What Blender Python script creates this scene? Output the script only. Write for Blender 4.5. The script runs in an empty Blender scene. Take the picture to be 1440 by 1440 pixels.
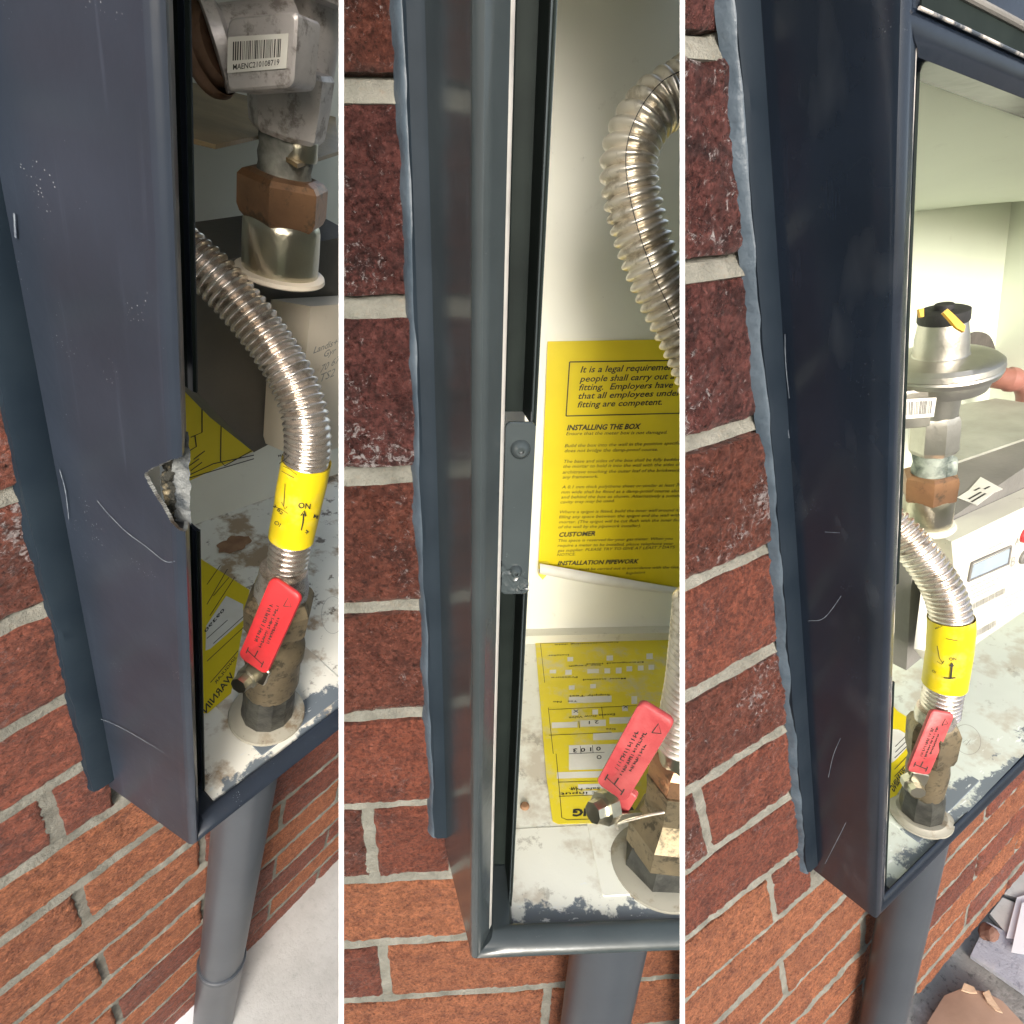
import bpy, bmesh, math, random
import numpy as np
from mathutils import Matrix, Vector, noise

random.seed(7)
scene = bpy.context.scene
col = scene.collection

# ------------------------------------------------------------------ camera
cam_d = bpy.data.cameras.new('camera')
cam_d.lens = 20.0
cam_d.sensor_width = 36.0
cam_d.clip_start = 0.01
cam_d.clip_end = 400.0
cam = bpy.data.objects.new('camera', cam_d)
cam.location = (0.0, 0.0, 1.35)
cam.rotation_euler = (math.radians(60), 0, 0)
col.objects.link(cam)
scene.camera = cam
CAM = Matrix.Translation(cam.location) @ cam.rotation_euler.to_matrix().to_4x4()

# ------------------------------------------------------------------ sky and soft sun (bright overcast)
world = bpy.data.worlds.new('World')
scene.world = world
world.use_nodes = True
wn = world.node_tree
bg = wn.nodes['Background']
sky = wn.nodes.new('ShaderNodeTexSky')
sky.sky_type = 'NISHITA'
sky.sun_disc = False
SUN_EL, SUN_AZ = math.radians(23), math.radians(174)      # azimuth measured from +Y, clockwise
sky.sun_elevation = SUN_EL
sky.sun_rotation = SUN_AZ
sky.air_density = 1.0
sky.dust_density = 4.0
hs = wn.nodes.new('ShaderNodeHueSaturation')
hs.inputs['Saturation'].default_value = 0.6          # thin bright cloud
wn.links.new(sky.outputs[0], hs.inputs['Color'])
wn.links.new(hs.outputs[0], bg.inputs[0])
bg.inputs[1].default_value = 0.12
sun_d = bpy.data.lights.new('sun', 'SUN')
sun_d.energy = 1.35

sun_d.angle = math.radians(22)
sun_d.color = (1.0, 0.96, 0.9)
sun = bpy.data.objects.new('sun', sun_d)
sdir = Vector((math.sin(SUN_AZ) * math.cos(SUN_EL), math.cos(SUN_AZ) * math.cos(SUN_EL), math.sin(SUN_EL)))
sun.rotation_euler = sdir.to_track_quat('Z', 'Y').to_euler()
sun.location = (0, 0, 4)
col.objects.link(sun)
scene.view_settings.view_transform = 'Standard'
scene.view_settings.look = 'None'
scene.view_settings.gamma = 1.0
scene.view_settings.use_curve_mapping = False
scene.view_settings.exposure = 1.5
scene.render.engine = 'CYCLES'
scene.cycles.max_bounces = 8

# ------------------------------------------------------------------ the three stations: where each meter box stands
FPX = 800.0
def _st(M, t, shear, D):
    M = np.array(M, float); A = np.eye(3); A[0, 2] = shear
    R = M @ np.linalg.inv(A)
    u, s, v = np.linalg.svd(R); R = u @ v
    return dict(R=R, A=A, M=R @ A, t=np.array(t, float), D=D)
ST = {
 1: _st([[0.55819, -0.776964, 0.29112], [-0.334043, -0.531617, -0.77833], [0.759499, 0.33721, -0.556283]], [-222.735, 233.7, 396.552], 0, 73.9),
 2: _st([[0.996503, -0.077655, 0.030838], [-0.004848, -0.4222, -0.90649], [0.083414, 0.90317, -0.4211]], [-23.141, 255.49, 323.317], 0, 68.0),
 3: _st([[0.847673, -0.484963, -0.291693], [-0.389626, -0.298731, -0.834574], [0.360059, 0.820122, -0.476637]], [280.91, 312.278, 437.26], -0.094, 50.8),
}
for s in ST.values():
    W = np.eye(4); W[:3, :3] = s['R']; W[:3, 3] = s['t'] / 1000
    s['W'] = CAM @ Matrix.Diagonal((1, -1, -1, 1)) @ Matrix(W.tolist())

def proj(p, X):
    s = ST[p]; c = s['M'] @ np.array(X, float) + s['t']
    return FPX * c[0] / c[2] + 720, FPX * c[1] / c[2] + 720, c[2]
def un(p, x, y, ax, val):
    s = ST[p]; Mi = np.linalg.inv(s['M']); o = -Mi @ s['t']; d = Mi @ np.array([(x - 720) / FPX, (y - 720) / FPX, 1.])
    return o + (val - o[ax]) / d[ax] * d
def U(p, x, y, d):
    s = ST[p]
    return np.linalg.inv(s['M']) @ (np.array([(x - 720) / FPX * d, (y - 720) / FPX * d, d]) - s['t'])
SLIT = 0.30                     # dividing boards stand along these two rays
# half-space tests in camera coordinates: n.c >= off keeps
def _pl(slope, side):
    n = np.array([1.0, 0, -slope]); n /= np.linalg.norm(n); return n * side
HALF = 0.0007
WEDGE = {1: [(_pl(-SLIT, -1), HALF)], 2: [(_pl(-SLIT, 1), HALF), (_pl(SLIT - 0.0005, -1), HALF)], 3: [(_pl(SLIT - 0.0005, 1), HALF)]}

# ------------------------------------------------------------------ objects
def tag(o, label=None, cat=None, group=None, kind=None):
    if label: o['label'] = label
    if cat: o['category'] = cat
    if group: o['group'] = group
    if kind: o['kind'] = kind
    return o
class Thing:
    pass
def thing(p, name, base, label, cat, group=None, kind=None):
    """Empty at the base (station millimetres) that parents the parts"""
    s = ST[p]; b = (s['A'] @ np.array(base, float)) / 1000
    o = bpy.data.objects.new(name, None); col.objects.link(o)
    o.empty_display_size = 0.02
    o.matrix_world = s['W'] @ Matrix.Translation(b.tolist())
    tag(o, label, cat, group, kind)
    t = Thing(); t.o = o; t.p = p; t.b = b
    return t
def build(p, name, V, F, mat, parent=None, smooth=True, angle=35, clip=True, mats=None, base=None, sub=None, fill=True):
    """mesh from station millimetres; clipped where the dividing boards stand"""
    s = ST[p]
    V = np.asarray(V, float)
    if len(V) == 0: return None
    Q = (V @ s['A'].T) / 1000
    b = parent.b if parent else ((s['A'] @ np.array(base, float)) / 1000 if base is not None else Q.mean(0))
    c = Q @ s['R'].T + s['t'] / 1000
    need = []
    for n, off in WEDGE[p]:
        dd = c @ n - off
        if (dd < 0).all(): return None
        if (dd < 0).any(): need.append((n, off))
    me = bpy.data.meshes.new(name)
    me.from_pydata((Q - b).tolist(), [], [tuple(int(i) for i in f) for f in F])
    if isinstance(mat, (list, tuple)):
        for m in mat: me.materials.append(m)
        if mats is not None: me.polygons.foreach_set('material_index', np.array(mats, dtype=np.int32))
    else: me.materials.append(mat)
    if smooth: me.polygons.foreach_set('use_smooth', [True] * len(me.polygons))
    if clip and need:
        bm = bmesh.new(); bm.from_mesh(me)
        for n, off in need:
            nq = s['R'].T @ n                      # normal in the station's frame
            cc = float(off - n @ (s['t'] / 1000))  # nq.q >= cc
            co = nq * cc - b
            r = bmesh.ops.bisect_plane(bm, geom=bm.verts[:] + bm.edges[:] + bm.faces[:], dist=1e-7, plane_co=co.tolist(), plane_no=nq.tolist(), clear_inner=True)
            if fill:
                ed = [e for e in r['geom_cut'] if isinstance(e, bmesh.types.BMEdge) and e.is_valid and e.is_boundary]
                if ed:
                    try: bmesh.ops.holes_fill(bm, edges=ed)
                    except Exception: pass
        bm.to_mesh(me); bm.free()
        if len(me.polygons) == 0: return None
    me.validate()
    if smooth: me.set_sharp_from_angle(angle=math.radians(angle))
    o = bpy.data.objects.new(name, me); col.objects.link(o)
    if parent:
        if sub is not None: o.parent = sub
        else: o.parent = parent.o
    else:
        o.matrix_world = s['W'] @ Matrix.Translation(b.tolist())
    return o

# ------------------------------------------------------------------ shape helpers (all return V, F in station millimetres)
def merge(*parts):
    V = []; F = []
    for v, f in parts:
        k = len(V); V += [tuple(x) for x in v]; F += [tuple(i + k for i in g) for g in f]
    return V, F
def frame_of(axis):
    a = np.array(axis, float); a /= np.linalg.norm(a)
    h = np.array([0, 0, 1.]) if abs(a[2]) < .9 else np.array([1., 0, 0])
    u = np.cross(h, a); u /= np.linalg.norm(u); return u, np.cross(a, u), a
def lathe(A, B, prof, n=40, phase=0, cap=True):
    """prof: (fraction along A->B, radius)"""
    A = np.array(A, float); B = np.array(B, float); u, v, a = frame_of(B - A)
    V = []; F = []
    for s, r in prof:
        for k in range(n):
            t = 2 * math.pi * (k + phase) / n
            V.append(A + (B - A) * s + r * (math.cos(t) * u + math.sin(t) * v))
    m = len(prof)
    for i in range(m - 1):
        for k in range(n):
            F.append((i * n + k, i * n + (k + 1) % n, (i + 1) * n + (k + 1) % n, (i + 1) * n + k))
    if cap:
        F.append(tuple(range(n - 1, -1, -1))); F.append(tuple(range((m - 1) * n, m * n)))
    return V, F
def catmull(pts, n):
    P = [np.array(q, float) for q in pts]; P = [2 * P[0] - P[1]] + P + [2 * P[-1] - P[-2]]
    out = []
    for i in range(1, len(P) - 2):
        for k in range(n):
            t = k / n
            out.append(.5 * ((2 * P[i]) + (-P[i - 1] + P[i + 1]) * t + (2 * P[i - 1] - 5 * P[i] + 4 * P[i + 1] - P[i + 2]) * t * t + (-P[i - 1] + 3 * P[i] - 3 * P[i + 1] + P[i + 2]) * t ** 3))
    out.append(P[-2]); return np.array(out)
def resample(path, step):
    d = np.r_[0, np.cumsum(np.linalg.norm(np.diff(path, axis=0), axis=1))]
    m = max(2, int(d[-1] / step)); s = np.linspace(0, d[-1], m)
    return np.c_[[np.interp(s, d, path[:, i]) for i in range(3)]].T, s
def sweep(path, radf, n=24, cap=True):
    """tube along path with parallel transport; radf(i) or (i,k)"""
    T = np.gradient(path, axis=0); T /= np.linalg.norm(T, axis=1)[:, None]
    u, v, _ = frame_of(T[0]); V = []; F = []
    for i, q in enumerate(path):
        u = u - (u @ T[i]) * T[i]; u /= np.linalg.norm(u); v = np.cross(T[i], u)
        for k in range(n):
            t = 2 * math.pi * k / n; r = radf(i, t)
            V.append(q + r * (math.cos(t) * u + math.sin(t) * v))
    for i in range(len(path) - 1):
        for k in range(n):
            F.append((i * n + k, i * n + (k + 1) % n, (i + 1) * n + (k + 1) % n, (i + 1) * n + k))
    if cap: F.append(tuple(range(n - 1, -1, -1))); F.append(tuple(range((len(path) - 1) * n, len(path) * n)))
    return V, F
def obox(c, ex, ey, ez, bev=0.0, seg=2):
    """box with half-vectors, corners rounded in the ex/ey plane by bev"""
    c = np.array(c, float); ex, ey, ez = (np.array(e, float) for e in (ex, ey, ez))
    lx, ly = np.linalg.norm(ex), np.linalg.norm(ey)
    o2 = []
    if bev <= 0: o2 = [(-1, -1), (1, -1), (1, 1), (-1, 1)]
    else:
        for (sx, sy, a0) in ((1, -1, -90), (1, 1, 0), (-1, 1, 90), (-1, -1, 180)):
            for k in range(seg + 1):
                a = math.radians(a0 + 90 * k / seg)
                o2.append(((sx * (lx - bev) + bev * math.cos(a)) / lx, (sy * (ly - bev) + bev * math.sin(a)) / ly))
    n = len(o2); sh = .25 * min(1.0, bev) if bev else 0
    layers = []
    lz = np.linalg.norm(ez); e = min(.45 * lz, .35 * bev) if bev else 0
    zs = [(-1, 1 - e / max(lx, ly)), (-1 + e / lz, 1), (1 - e / lz, 1), (1, 1 - e / max(lx, ly))] if bev else [(-1, 1), (1, 1)]
    V = []
    for z, k in zs:
        for a, b in o2: V.append(c + a * k * ex + b * k * ey + z * ez)
    F = [tuple(range(n - 1, -1, -1))]
    for i in range(len(zs) - 1):
        for k in range(n): F.append((i * n + k, i * n + (k + 1) % n, (i + 1) * n + (k + 1) % n, (i + 1) * n + k))
    F.append(tuple(range((len(zs) - 1) * n, len(zs) * n)))
    return V, F
def slab(poly, nrm, th):
    """thick plate from a planar polygon (list of 3D points), pushed along nrm by th"""
    P = [np.array(q, float) for q in poly]; nv = np.array(nrm, float); nv /= np.linalg.norm(nv); n = len(P)
    V = P + [q + nv * th for q in P]
    F = [tuple(range(n - 1, -1, -1)), tuple(range(n, 2 * n))] + [(k, (k + 1) % n, n + (k + 1) % n, n + k) for k in range(n)]
    return V, F
def box(x0, x1, y0, y1, z0, z1):
    return obox(((x0 + x1) / 2, (y0 + y1) / 2, (z0 + z1) / 2), ((x1 - x0) / 2, 0, 0), (0, (y1 - y0) / 2, 0), (0, 0, (z1 - z0) / 2))
def gridf(us, vs, fn):
    V = [fn(a, b) for b in vs for a in us]; n = len(us)
    F = [(j * n + i, j * n + i + 1, (j + 1) * n + i + 1, (j + 1) * n + i) for j in range(len(vs) - 1) for i in range(n - 1)]
    return V, F
def fbm(x, y, z, sc, octv=3):
    v = 0; a = 1
    for _ in range(octv):
        v += a * noise.noise(Vector((x * sc, y * sc, z * sc))); sc *= 2.1; a *= .5
    return v
_tc = {}
def text_shape(s, shear=0, bold=0):
    key = (s, shear, bold)
    if key in _tc: return _tc[key]
    c = bpy.data.curves.new('lettering', 'FONT'); c.body = s; c.shear = shear; c.offset = bold; c.resolution_u = 2
    o = bpy.data.objects.new('lettering', c)
    m = bpy.data.meshes.new_from_object(o)
    V = [(v.co.x, v.co.y) for v in m.vertices]; F = [tuple(f.vertices) for f in m.polygons]
    bpy.data.objects.remove(o); bpy.data.curves.remove(c); bpy.data.meshes.remove(m)
    _tc[key] = (V, F); return V, F
def text_on(s, A, B, up, hscale=None, shear=0, bold=0, lift=None):
    """lettering from A (start of base line) to B (end), 'up' = direction of letter height; hscale: letter em height in mm"""
    V, F = text_shape(s, shear, bold)
    if not V: return [], []
    A = np.array(A, float); B = np.array(B, float); up = np.array(up, float); up /= np.linalg.norm(up)
    x0 = min(v[0] for v in V); x1 = max(v[0] for v in V); d = (B - A) / (x1 - x0)
    h = np.linalg.norm(d) if hscale is None else hscale
    L = np.zeros(3) if lift is None else np.array(lift, float)
    return [A + (v[0] - x0) * d + v[1] * h * up + L for v in V], F
def ribbon(pts, w, nrm, th=.12):
    """thin drawn line through 3D points on a surface with normal nrm"""
    P = [np.array(q, float) for q in pts]; nv = np.array(nrm, float); nv /= np.linalg.norm(nv); V = []; F = []
    for i, q in enumerate(P):
        t = P[min(i + 1, len(P) - 1)] - P[max(i - 1, 0)]; t /= (np.linalg.norm(t) + 1e-9); s = np.cross(nv, t) * w / 2
        V += [q - s + nv * th, q + s + nv * th]
    for i in range(len(P) - 1): F.append((2 * i, 2 * i + 1, 2 * i + 3, 2 * i + 2))
    return V, F

# ------------------------------------------------------------------ materials
class NT:
    def __init__(s, name, rough=.5, metal=0., spec=.5):
        s.m = bpy.data.materials.new(name); s.m.use_nodes = True; s.n = s.m.node_tree.nodes; s.l = s.m.node_tree.links
        s.b = s.n['Principled BSDF']; s.b.inputs['Roughness'].default_value = rough; s.b.inputs['Metallic'].default_value = metal
        s.b.inputs['Specular IOR Level'].default_value = spec
        s.tc = s.n.new('ShaderNodeTexCoord').outputs['Object']
    def mapping(s, sc=(1, 1, 1), rot=(0, 0, 0), loc=(0, 0, 0)):
        m = s.n.new('ShaderNodeMapping'); s.l.new(s.tc, m.inputs[0]); m.inputs['Scale'].default_value = sc; m.inputs['Rotation'].default_value = rot; m.inputs['Location'].default_value = loc
        return m.outputs[0]
    def noise(s, scale, detail=4, rough=.55, vec=None, dist=0.):
        t = s.n.new('ShaderNodeTexNoise'); t.inputs['Scale'].default_value = scale; t.inputs['Detail'].default_value = detail; t.inputs['Roughness'].default_value = rough
        t.inputs['Distortion'].default_value = dist; s.l.new(vec if vec is not None else s.tc, t.inputs['Vector']); return t.outputs['Fac']
    def voro(s, scale, feat='F1', vec=None, rnd=1.0):
        t = s.n.new('ShaderNodeTexVoronoi'); t.feature = feat; t.inputs['Scale'].default_value = scale; t.inputs['Randomness'].default_value = rnd
        s.l.new(vec if vec is not None else s.tc, t.inputs['Vector']); return t.outputs['Distance']
    def ramp(s, fac, stops, interp='LINEAR'):
        r = s.n.new('ShaderNodeValToRGB'); r.color_ramp.interpolation = interp; e = r.color_ramp.elements
        while len(e) > 1: e.remove(e[-1])
        for i, (p, c) in enumerate(stops):
            if isinstance(c, (int, float)): c = (c, c, c)
            if i == 0: e[0].position = p; e[0].color = (*c, 1)
            else: q = e.new(p); q.color = (*c, 1)
        s.l.new(fac, r.inputs[0]); return r.outputs[0]
    def mix(s, fac, a, b, mode='MIX'):
        m = s.n.new('ShaderNodeMix'); m.data_type = 'RGBA'; m.blend_type = mode
        for sock, v in ((m.inputs[0], fac), (m.inputs[6], a), (m.inputs[7], b)):
            if isinstance(v, (int, float)): sock.default_value = v if sock.type == 'VALUE' else (v, v, v, 1)
            elif isinstance(v, tuple): sock.default_value = (*v, 1)
            else: s.l.new(v, sock)
        return m.outputs[2]
    def math(s, op, a, b=0.):
        m = s.n.new('ShaderNodeMath'); m.operation = op
        for i, v in ((0, a), (1, b)):
            if isinstance(v, (int, float)): m.inputs[i].default_value = v
            else: s.l.new(v, m.inputs[i])
        return m.outputs[0]
    def sep(s, vec=None):
        x = s.n.new('ShaderNodeSeparateXYZ'); s.l.new(vec if vec is not None else s.tc, x.inputs[0]); return x.outputs
    def color(s, c):
        if isinstance(c, tuple): s.b.inputs['Base Color'].default_value = (*c, 1)
        else: s.l.new(c, s.b.inputs['Base Color'])
        return s
    def rough(s, r): s.l.new(r, s.b.inputs['Roughness']); return s
    def bump(s, h, dist=.001, strength=1.):
        b = s.n.new('ShaderNodeBump'); b.inputs['Distance'].default_value = dist; b.inputs['Strength'].default_value = strength; s.l.new(h, b.inputs['Height'])
        s.l.new(b.outputs[0], s.b.inputs['Normal']); return s
    def rand(s):
        return s.n.new('ShaderNodeObjectInfo').outputs['Random']

def mat_paint(name, base, rough, specks=1.0, smear=0.0, scr=0.4):
    m = NT(name, rough)
    n1 = m.noise(14, 4); n2 = m.noise(3.0, 3)
    c = m.mix(m.ramp(n1, [(.35, 0.), (.7, 1.)]), tuple(x * .85 for x in base), tuple(x * 1.25 for x in base))
    v = m.voro(700, vec=m.tc); gate = m.noise(45, 4, .7)
    spk = m.math('MULTIPLY', m.ramp(v, [(.1, 1.), (.2, 0.)]), m.ramp(gate, [(.6, 0.), (.66, 1.)]))
    spk = m.math('MULTIPLY', spk, specks)
    streak = m.noise(1.0, 5, .6, vec=m.mapping((260, 260, 9), (0.12, 0.25, 0)))
    st = m.math('MULTIPLY', m.ramp(streak, [(.6, 0.), (.75, 1.)]), scr)
    c = m.mix(st, c, tuple(x * 2.2 + .01 for x in base))
    if smear:
        sm = m.noise(1.0, 3, .5, vec=m.mapping((9, 60, 22), (0, .9, .35)))
        c = m.mix(m.math('MULTIPLY', m.ramp(sm, [(.58, 0.), (.74, 1.)]), smear), c, (.12, .13, .14))
    c = m.mix(spk, c, (.42, .45, .47)); m.color(c)
    rr = m.math('ADD', m.math('MULTIPLY', n2, .18), rough - .09); m.rough(rr)
    m.bump(m.math('ADD', m.noise(55, 3), m.math('MULTIPLY', m.noise(400, 2), .12)), .0006, .35)
    return m.m
def mat_brick(name, a, b, dark, pore=.5, salt_glint=.25, rough=.75, gloss=0.0):
    m = NT(name, rough)
    r = m.rand()
    sh = m.n.new('ShaderNodeVectorMath'); sh.operation = 'ADD'; cb = m.n.new('ShaderNodeCombineXYZ'); m.l.new(m.math('MULTIPLY', r, 9.), cb.inputs[0]); m.l.new(m.math('MULTIPLY', r, 5.), cb.inputs[2])
    m.l.new(m.tc, sh.inputs[0]); m.l.new(cb.outputs[0], sh.inputs[1]); vec = sh.outputs[0]
    big = m.noise(22, 5, .6, vec); c = m.mix(m.ramp(big, [(.3, 0.), (.7, 1.)]), a, b)
    c = m.mix(m.math('MULTIPLY', m.ramp(m.noise(95, 4, .7, vec, .8), [(.42, 0.), (.58, 1.)]), .55), c, tuple(min(1., x * 1.75) for x in a))
    c = m.mix(m.math('MULTIPLY', m.ramp(m.noise(48, 5, .7, vec), [(.52, 0.), (.64, 1.)]), .6), c, dark)
    c = m.mix(m.math('MULTIPLY', m.ramp(r, [(.0, 0.), (1., 1.)]), .35), c, dark)
    fine = m.noise(420, 5, .8, vec); c = m.mix(m.math('MULTIPLY', m.ramp(fine, [(.36, 1.), (.5, 0.)]), .8), c, tuple(x * .4 for x in dark))
    c = m.mix(m.math('MULTIPLY', m.ramp(fine, [(.54, 0.), (.66, 1.)]), .45), c, tuple(min(1., x * 2.2) for x in a))  # fine grain: specular sparkle put into the colour
    pv = m.voro(300, vec=vec); pg = m.noise(90, 2, .5, vec)
    c = m.mix(m.math('MULTIPLY', m.math('MULTIPLY', m.ramp(pv, [(.16, 1.), (.3, 0.)]), m.ramp(pg, [(.52, 0.), (.6, 1.)])), pore), c, (.03, .015, .01))
    sg = m.noise(260, 5, .8, vec, .6); sgm = m.math('ADD', sg, m.math('MULTIPLY', m.math('SUBTRACT', m.noise(24, 3, .5, vec), .5), .5)); c = m.mix(m.math('MULTIPLY', m.ramp(sgm, [(.60, 0.), (.68, 1.)]), salt_glint), c, (.50, .46, .46))  # pale salt flecks, also painted in as glints on the glossier bricks
    m.color(c)
    if gloss: m.rough(m.ramp(m.noise(70, 4, .6, vec), [(.35, max(.08, rough - gloss)), (.62, rough)]))
    h = m.math('ADD', m.math('MULTIPLY', m.noise(300, 6, .85, vec, .5), 1.2), m.math('MULTIPLY', m.noise(95, 4, .7, vec), .6))
    h = m.math('SUBTRACT', h, m.math('MULTIPLY', m.ramp(pv, [(.1, 1.), (.35, 0.)]), .25))
    m.bump(h, .0055 + .006 * (gloss > .2), 1.)
    return m.m
def mat_simple(name, a, b, sc, rough=.5, metal=0., bs=300, bd=.0005, lo=.35, hi=.65, bst=.6, detail=4, spec=.5):
    m = NT(name, rough, metal, spec)
    m.color(m.mix(m.ramp(m.noise(sc, detail), [(lo, 0.), (hi, 1.)]), a, b))
    if bd: m.bump(m.noise(bs, 4), bd, bst)
    return m.m
PAINT = {1: mat_paint('anthracite_paint_scuffed', (.018, .024, .036), .34, .6, 0, .35),
         2: mat_paint('anthracite_paint_satin', (.036, .045, .048), .22, .12, 0, .05),
         3: mat_paint('anthracite_paint_gloss', (.008, .012, .020), .22, .15, .10, .1)}
INNER = mat_simple('shaded_black_lip', (.010, .014, .013), (.016, .022, .020), 30, .6, bd=0, spec=.08)  # black lip, darkened further to hold the deep shade of the channel
FLANGE = {p_: mat_simple('flange_paint', a_, b_, 20, .6, 0, 60, .0006, spec=.12) for p_, a_, b_ in ((1, (.009, .016, .025), (.015, .024, .034)), (2, (.010, .016, .023), (.016, .024, .033)), (3, (.007, .012, .019), (.012, .018, .026)))}
def mat_pale_edge():
    m = NT('patchy_pale_edge', .3)
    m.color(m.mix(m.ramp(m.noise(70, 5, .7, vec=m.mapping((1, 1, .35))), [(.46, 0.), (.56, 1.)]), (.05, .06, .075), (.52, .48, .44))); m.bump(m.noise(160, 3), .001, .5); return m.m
PALE_EDGE = mat_pale_edge()  # patchy pale tone along the lip edge and the head ridge
PALE_EDGE2 = mat_simple('even_pale_edge', (.42, .40, .37), (.56, .54, .50), 60, .35, 0, 160, .0006, .3, .5)  # even pale tone along the lip edge
BEAD = mat_simple('blue_grey_sealant', (.040, .058, .078), (.070, .092, .116), 60, .5, 0, 140, .0012, bst=.8)
BRK = {
 'orange': mat_brick('orange_brick', (.40, .145, .065), (.31, .098, .046), (.19, .060, .034), .35, .04, .85),
 'red': mat_brick('red_brick', (.27, .080, .046), (.185, .052, .033), (.10, .030, .023), .5, .22, .62, .1),
 'glazed': mat_brick('dark_weathered_brick', (.19, .066, .045), (.125, .044, .034), (.06, .026, .022), .6, .75, .42, .2),
 'purple': mat_brick('burnt_purple_brick', (.16, .058, .050), (.075, .032, .030), (.035, .020, .020), .7, .9, .38, .2)}
def mat_mortar():
    m = NT('sandy_mortar', .9)
    n = m.noise(60, 5, .6); c = m.mix(m.ramp(n, [(.3, 0.), (.7, 1.)]), (.12, .118, .098), (.245, .238, .205))
    c = m.mix(m.ramp(m.noise(420, 3, .6), [(.3, .6), (.45, 0.)]), c, (.2, .17, .13)); m.color(c)
    m.bump(m.math('ADD', m.noise(170, 6, .75), m.math('MULTIPLY', m.noise(60, 3), .8)), .003, .9); return m.m
MORTAR = mat_mortar()
def mat_cream(name, base, dirt=.5, dscale=45, thr=.56, dcol=(.16, .11, .06)):
    m = NT(name, .45)
    c = m.mix(m.ramp(m.noise(9, 3), [(.3, 0.), (.7, 1.)]), base, tuple(x * .9 for x in base))
    d = m.math('MULTIPLY', m.ramp(m.noise(dscale, 6, .68), [(thr, 0.), (thr + .1, 1.)]), m.ramp(m.noise(11, 2), [(.42, 0.), (.6, 1.)]))
    c = m.mix(m.math('MULTIPLY', d, dirt), c, dcol)
    sp = m.math('MULTIPLY', m.ramp(m.voro(170), [(.07, 1.), (.13, 0.)]), m.ramp(m.noise(60, 2), [(.56, 0.), (.62, 1.)]))
    c = m.mix(m.math('MULTIPLY', sp, dirt * .9), c, (.05, .04, .03)); m.color(c)
    m.bump(m.noise(40, 4), .0008, .3); return m.m
def mat_floor(name, y_front, base=(.66, .66, .60), dirt=.8, spray=.16):
    """cream tray floor: rusty grime at the back, grey overspray of paint along the front edge"""
    m = NT(name, .42)
    c = m.mix(m.ramp(m.noise(12, 3), [(.3, 0.), (.7, 1.)]), base, tuple(x * .86 for x in base))
    g = m.math('MULTIPLY', m.ramp(m.noise(26, 6, .62), [(.50, 0.), (.60, 1.)]), dirt)
    c = m.mix(g, c, (.30, .20, .11))
    g2 = m.math('MULTIPLY', m.ramp(m.noise(55, 6, .7, vec=m.mapping(loc=(3, 1, 2))), [(.59, 0.), (.66, 1.)]), dirt)
    c = m.mix(g2, c, (.12, .09, .06))
    y = m.sep()[1]
    f = m.math('ADD', m.math('MULTIPLY', m.math('SUBTRACT', y, y_front / 1000), 1000.), m.math('MULTIPLY', m.math('SUBTRACT', m.noise(38, 5, .7), .5), 70.))
    c = m.mix(m.ramp(m.math('DIVIDE', f, 40.), [(spray, 1.), (spray + .1, 0.)]), c, (.14, .165, .19))
    ch = m.ramp(m.noise(1, 5, .7, vec=m.mapping((60, 240, 100), (0, 0, .6))), [(.62, 0.), (.66, 1.)])
    c = m.mix(m.math('MULTIPLY', ch, m.ramp(m.math('DIVIDE', f, 60.), [(.2, 1.), (.6, 0.)])), c, (.72, .74, .72))
    m.color(c); m.bump(m.noise(70, 4), .0007, .4); return m.m
CREAM = mat_cream('cream_plastic', (.66, .64, .55), .4, 60, .6)
CREAM_P = mat_cream('pinkish_cream_plastic', (.80, .71, .58), .35, 50, .6, (.3, .16, .08))
WALLC = mat_cream('cream_liner', (.80, .79, .70), .15, 60, .62)
WALLG = mat_cream('greenish_cream_liner', (.62, .67, .55), .12, 60, .62)
WHITEP = mat_cream('translucent_white_plastic', (.34, .32, .26), .8, 55, .50)
GREYM = mat_simple('grey_meter_body', (.14, .135, .125), (.20, .19, .175), 14, .55)
DGREY = mat_simple('dark_meter_body', (.085, .08, .070), (.12, .11, .095), 12, .55)
def mat_metal(name, a, b, sc, rough, tarn=None, met=1.0):
    m = NT(name, rough, met)
    c = m.mix(m.ramp(m.noise(sc, 5, .6), [(.35, 0.), (.65, 1.)]), a, b)
    if tarn: c = m.mix(m.ramp(m.noise(sc * 2.2, 6, .7), [(.52, 0.), (.62, .8)]), c, tarn)
    m.color(c); m.bump(m.noise(350, 4), .0004, .5); return m.m
STEEL = mat_metal('stainless_hose', (.66, .59, .52), (.80, .74, .69), 40, .25, (.38, .33, .28), .9)
STEELP = mat_metal('stainless_hose_dull', (.70, .64, .55), (.80, .75, .66), 40, .3, (.42, .37, .29), .85)
CAST = mat_metal('grey_cast_alloy', (.66, .62, .60), (.50, .47, .46), 45, .42, (.22, .19, .17), .45)
CAST3 = mat_metal('pale_cast_alloy', (.60, .58, .52), (.50, .48, .43), 35, .4)
ZINC = mat_metal('zinc_tube', (.60, .57, .46), (.50, .47, .38), 30, .28)
COPPER = mat_metal('tarnished_brass_nut', (.40, .22, .12), (.26, .15, .09), 35, .4, (.13, .10, .07), .75)
BRASS = mat_metal('dirty_brass', (.30, .24, .15), (.22, .18, .12), 60, .5, (.08, .07, .05), .8)
DIRTM = mat_simple('dirty_thread', (.06, .065, .06), (.38, .38, .34), 75, .6, .4)
VERD = mat_simple('corroded_thread', (.08, .10, .09), (.36, .40, .35), 110, .6, .3)
BLACKN = mat_simple('black_sealing_compound', (.018, .018, .016), (.05, .05, .042), 90, .45, 0, 120, .002)
BRONZE = mat_simple('rusty_port_ring', (.10, .055, .03), (.17, .10, .065), 60, .5, .5)
BRKT = mat_simple('rusty_olive_plate', (.34, .24, .12), (.22, .16, .08), 28, .5, .3)
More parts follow.
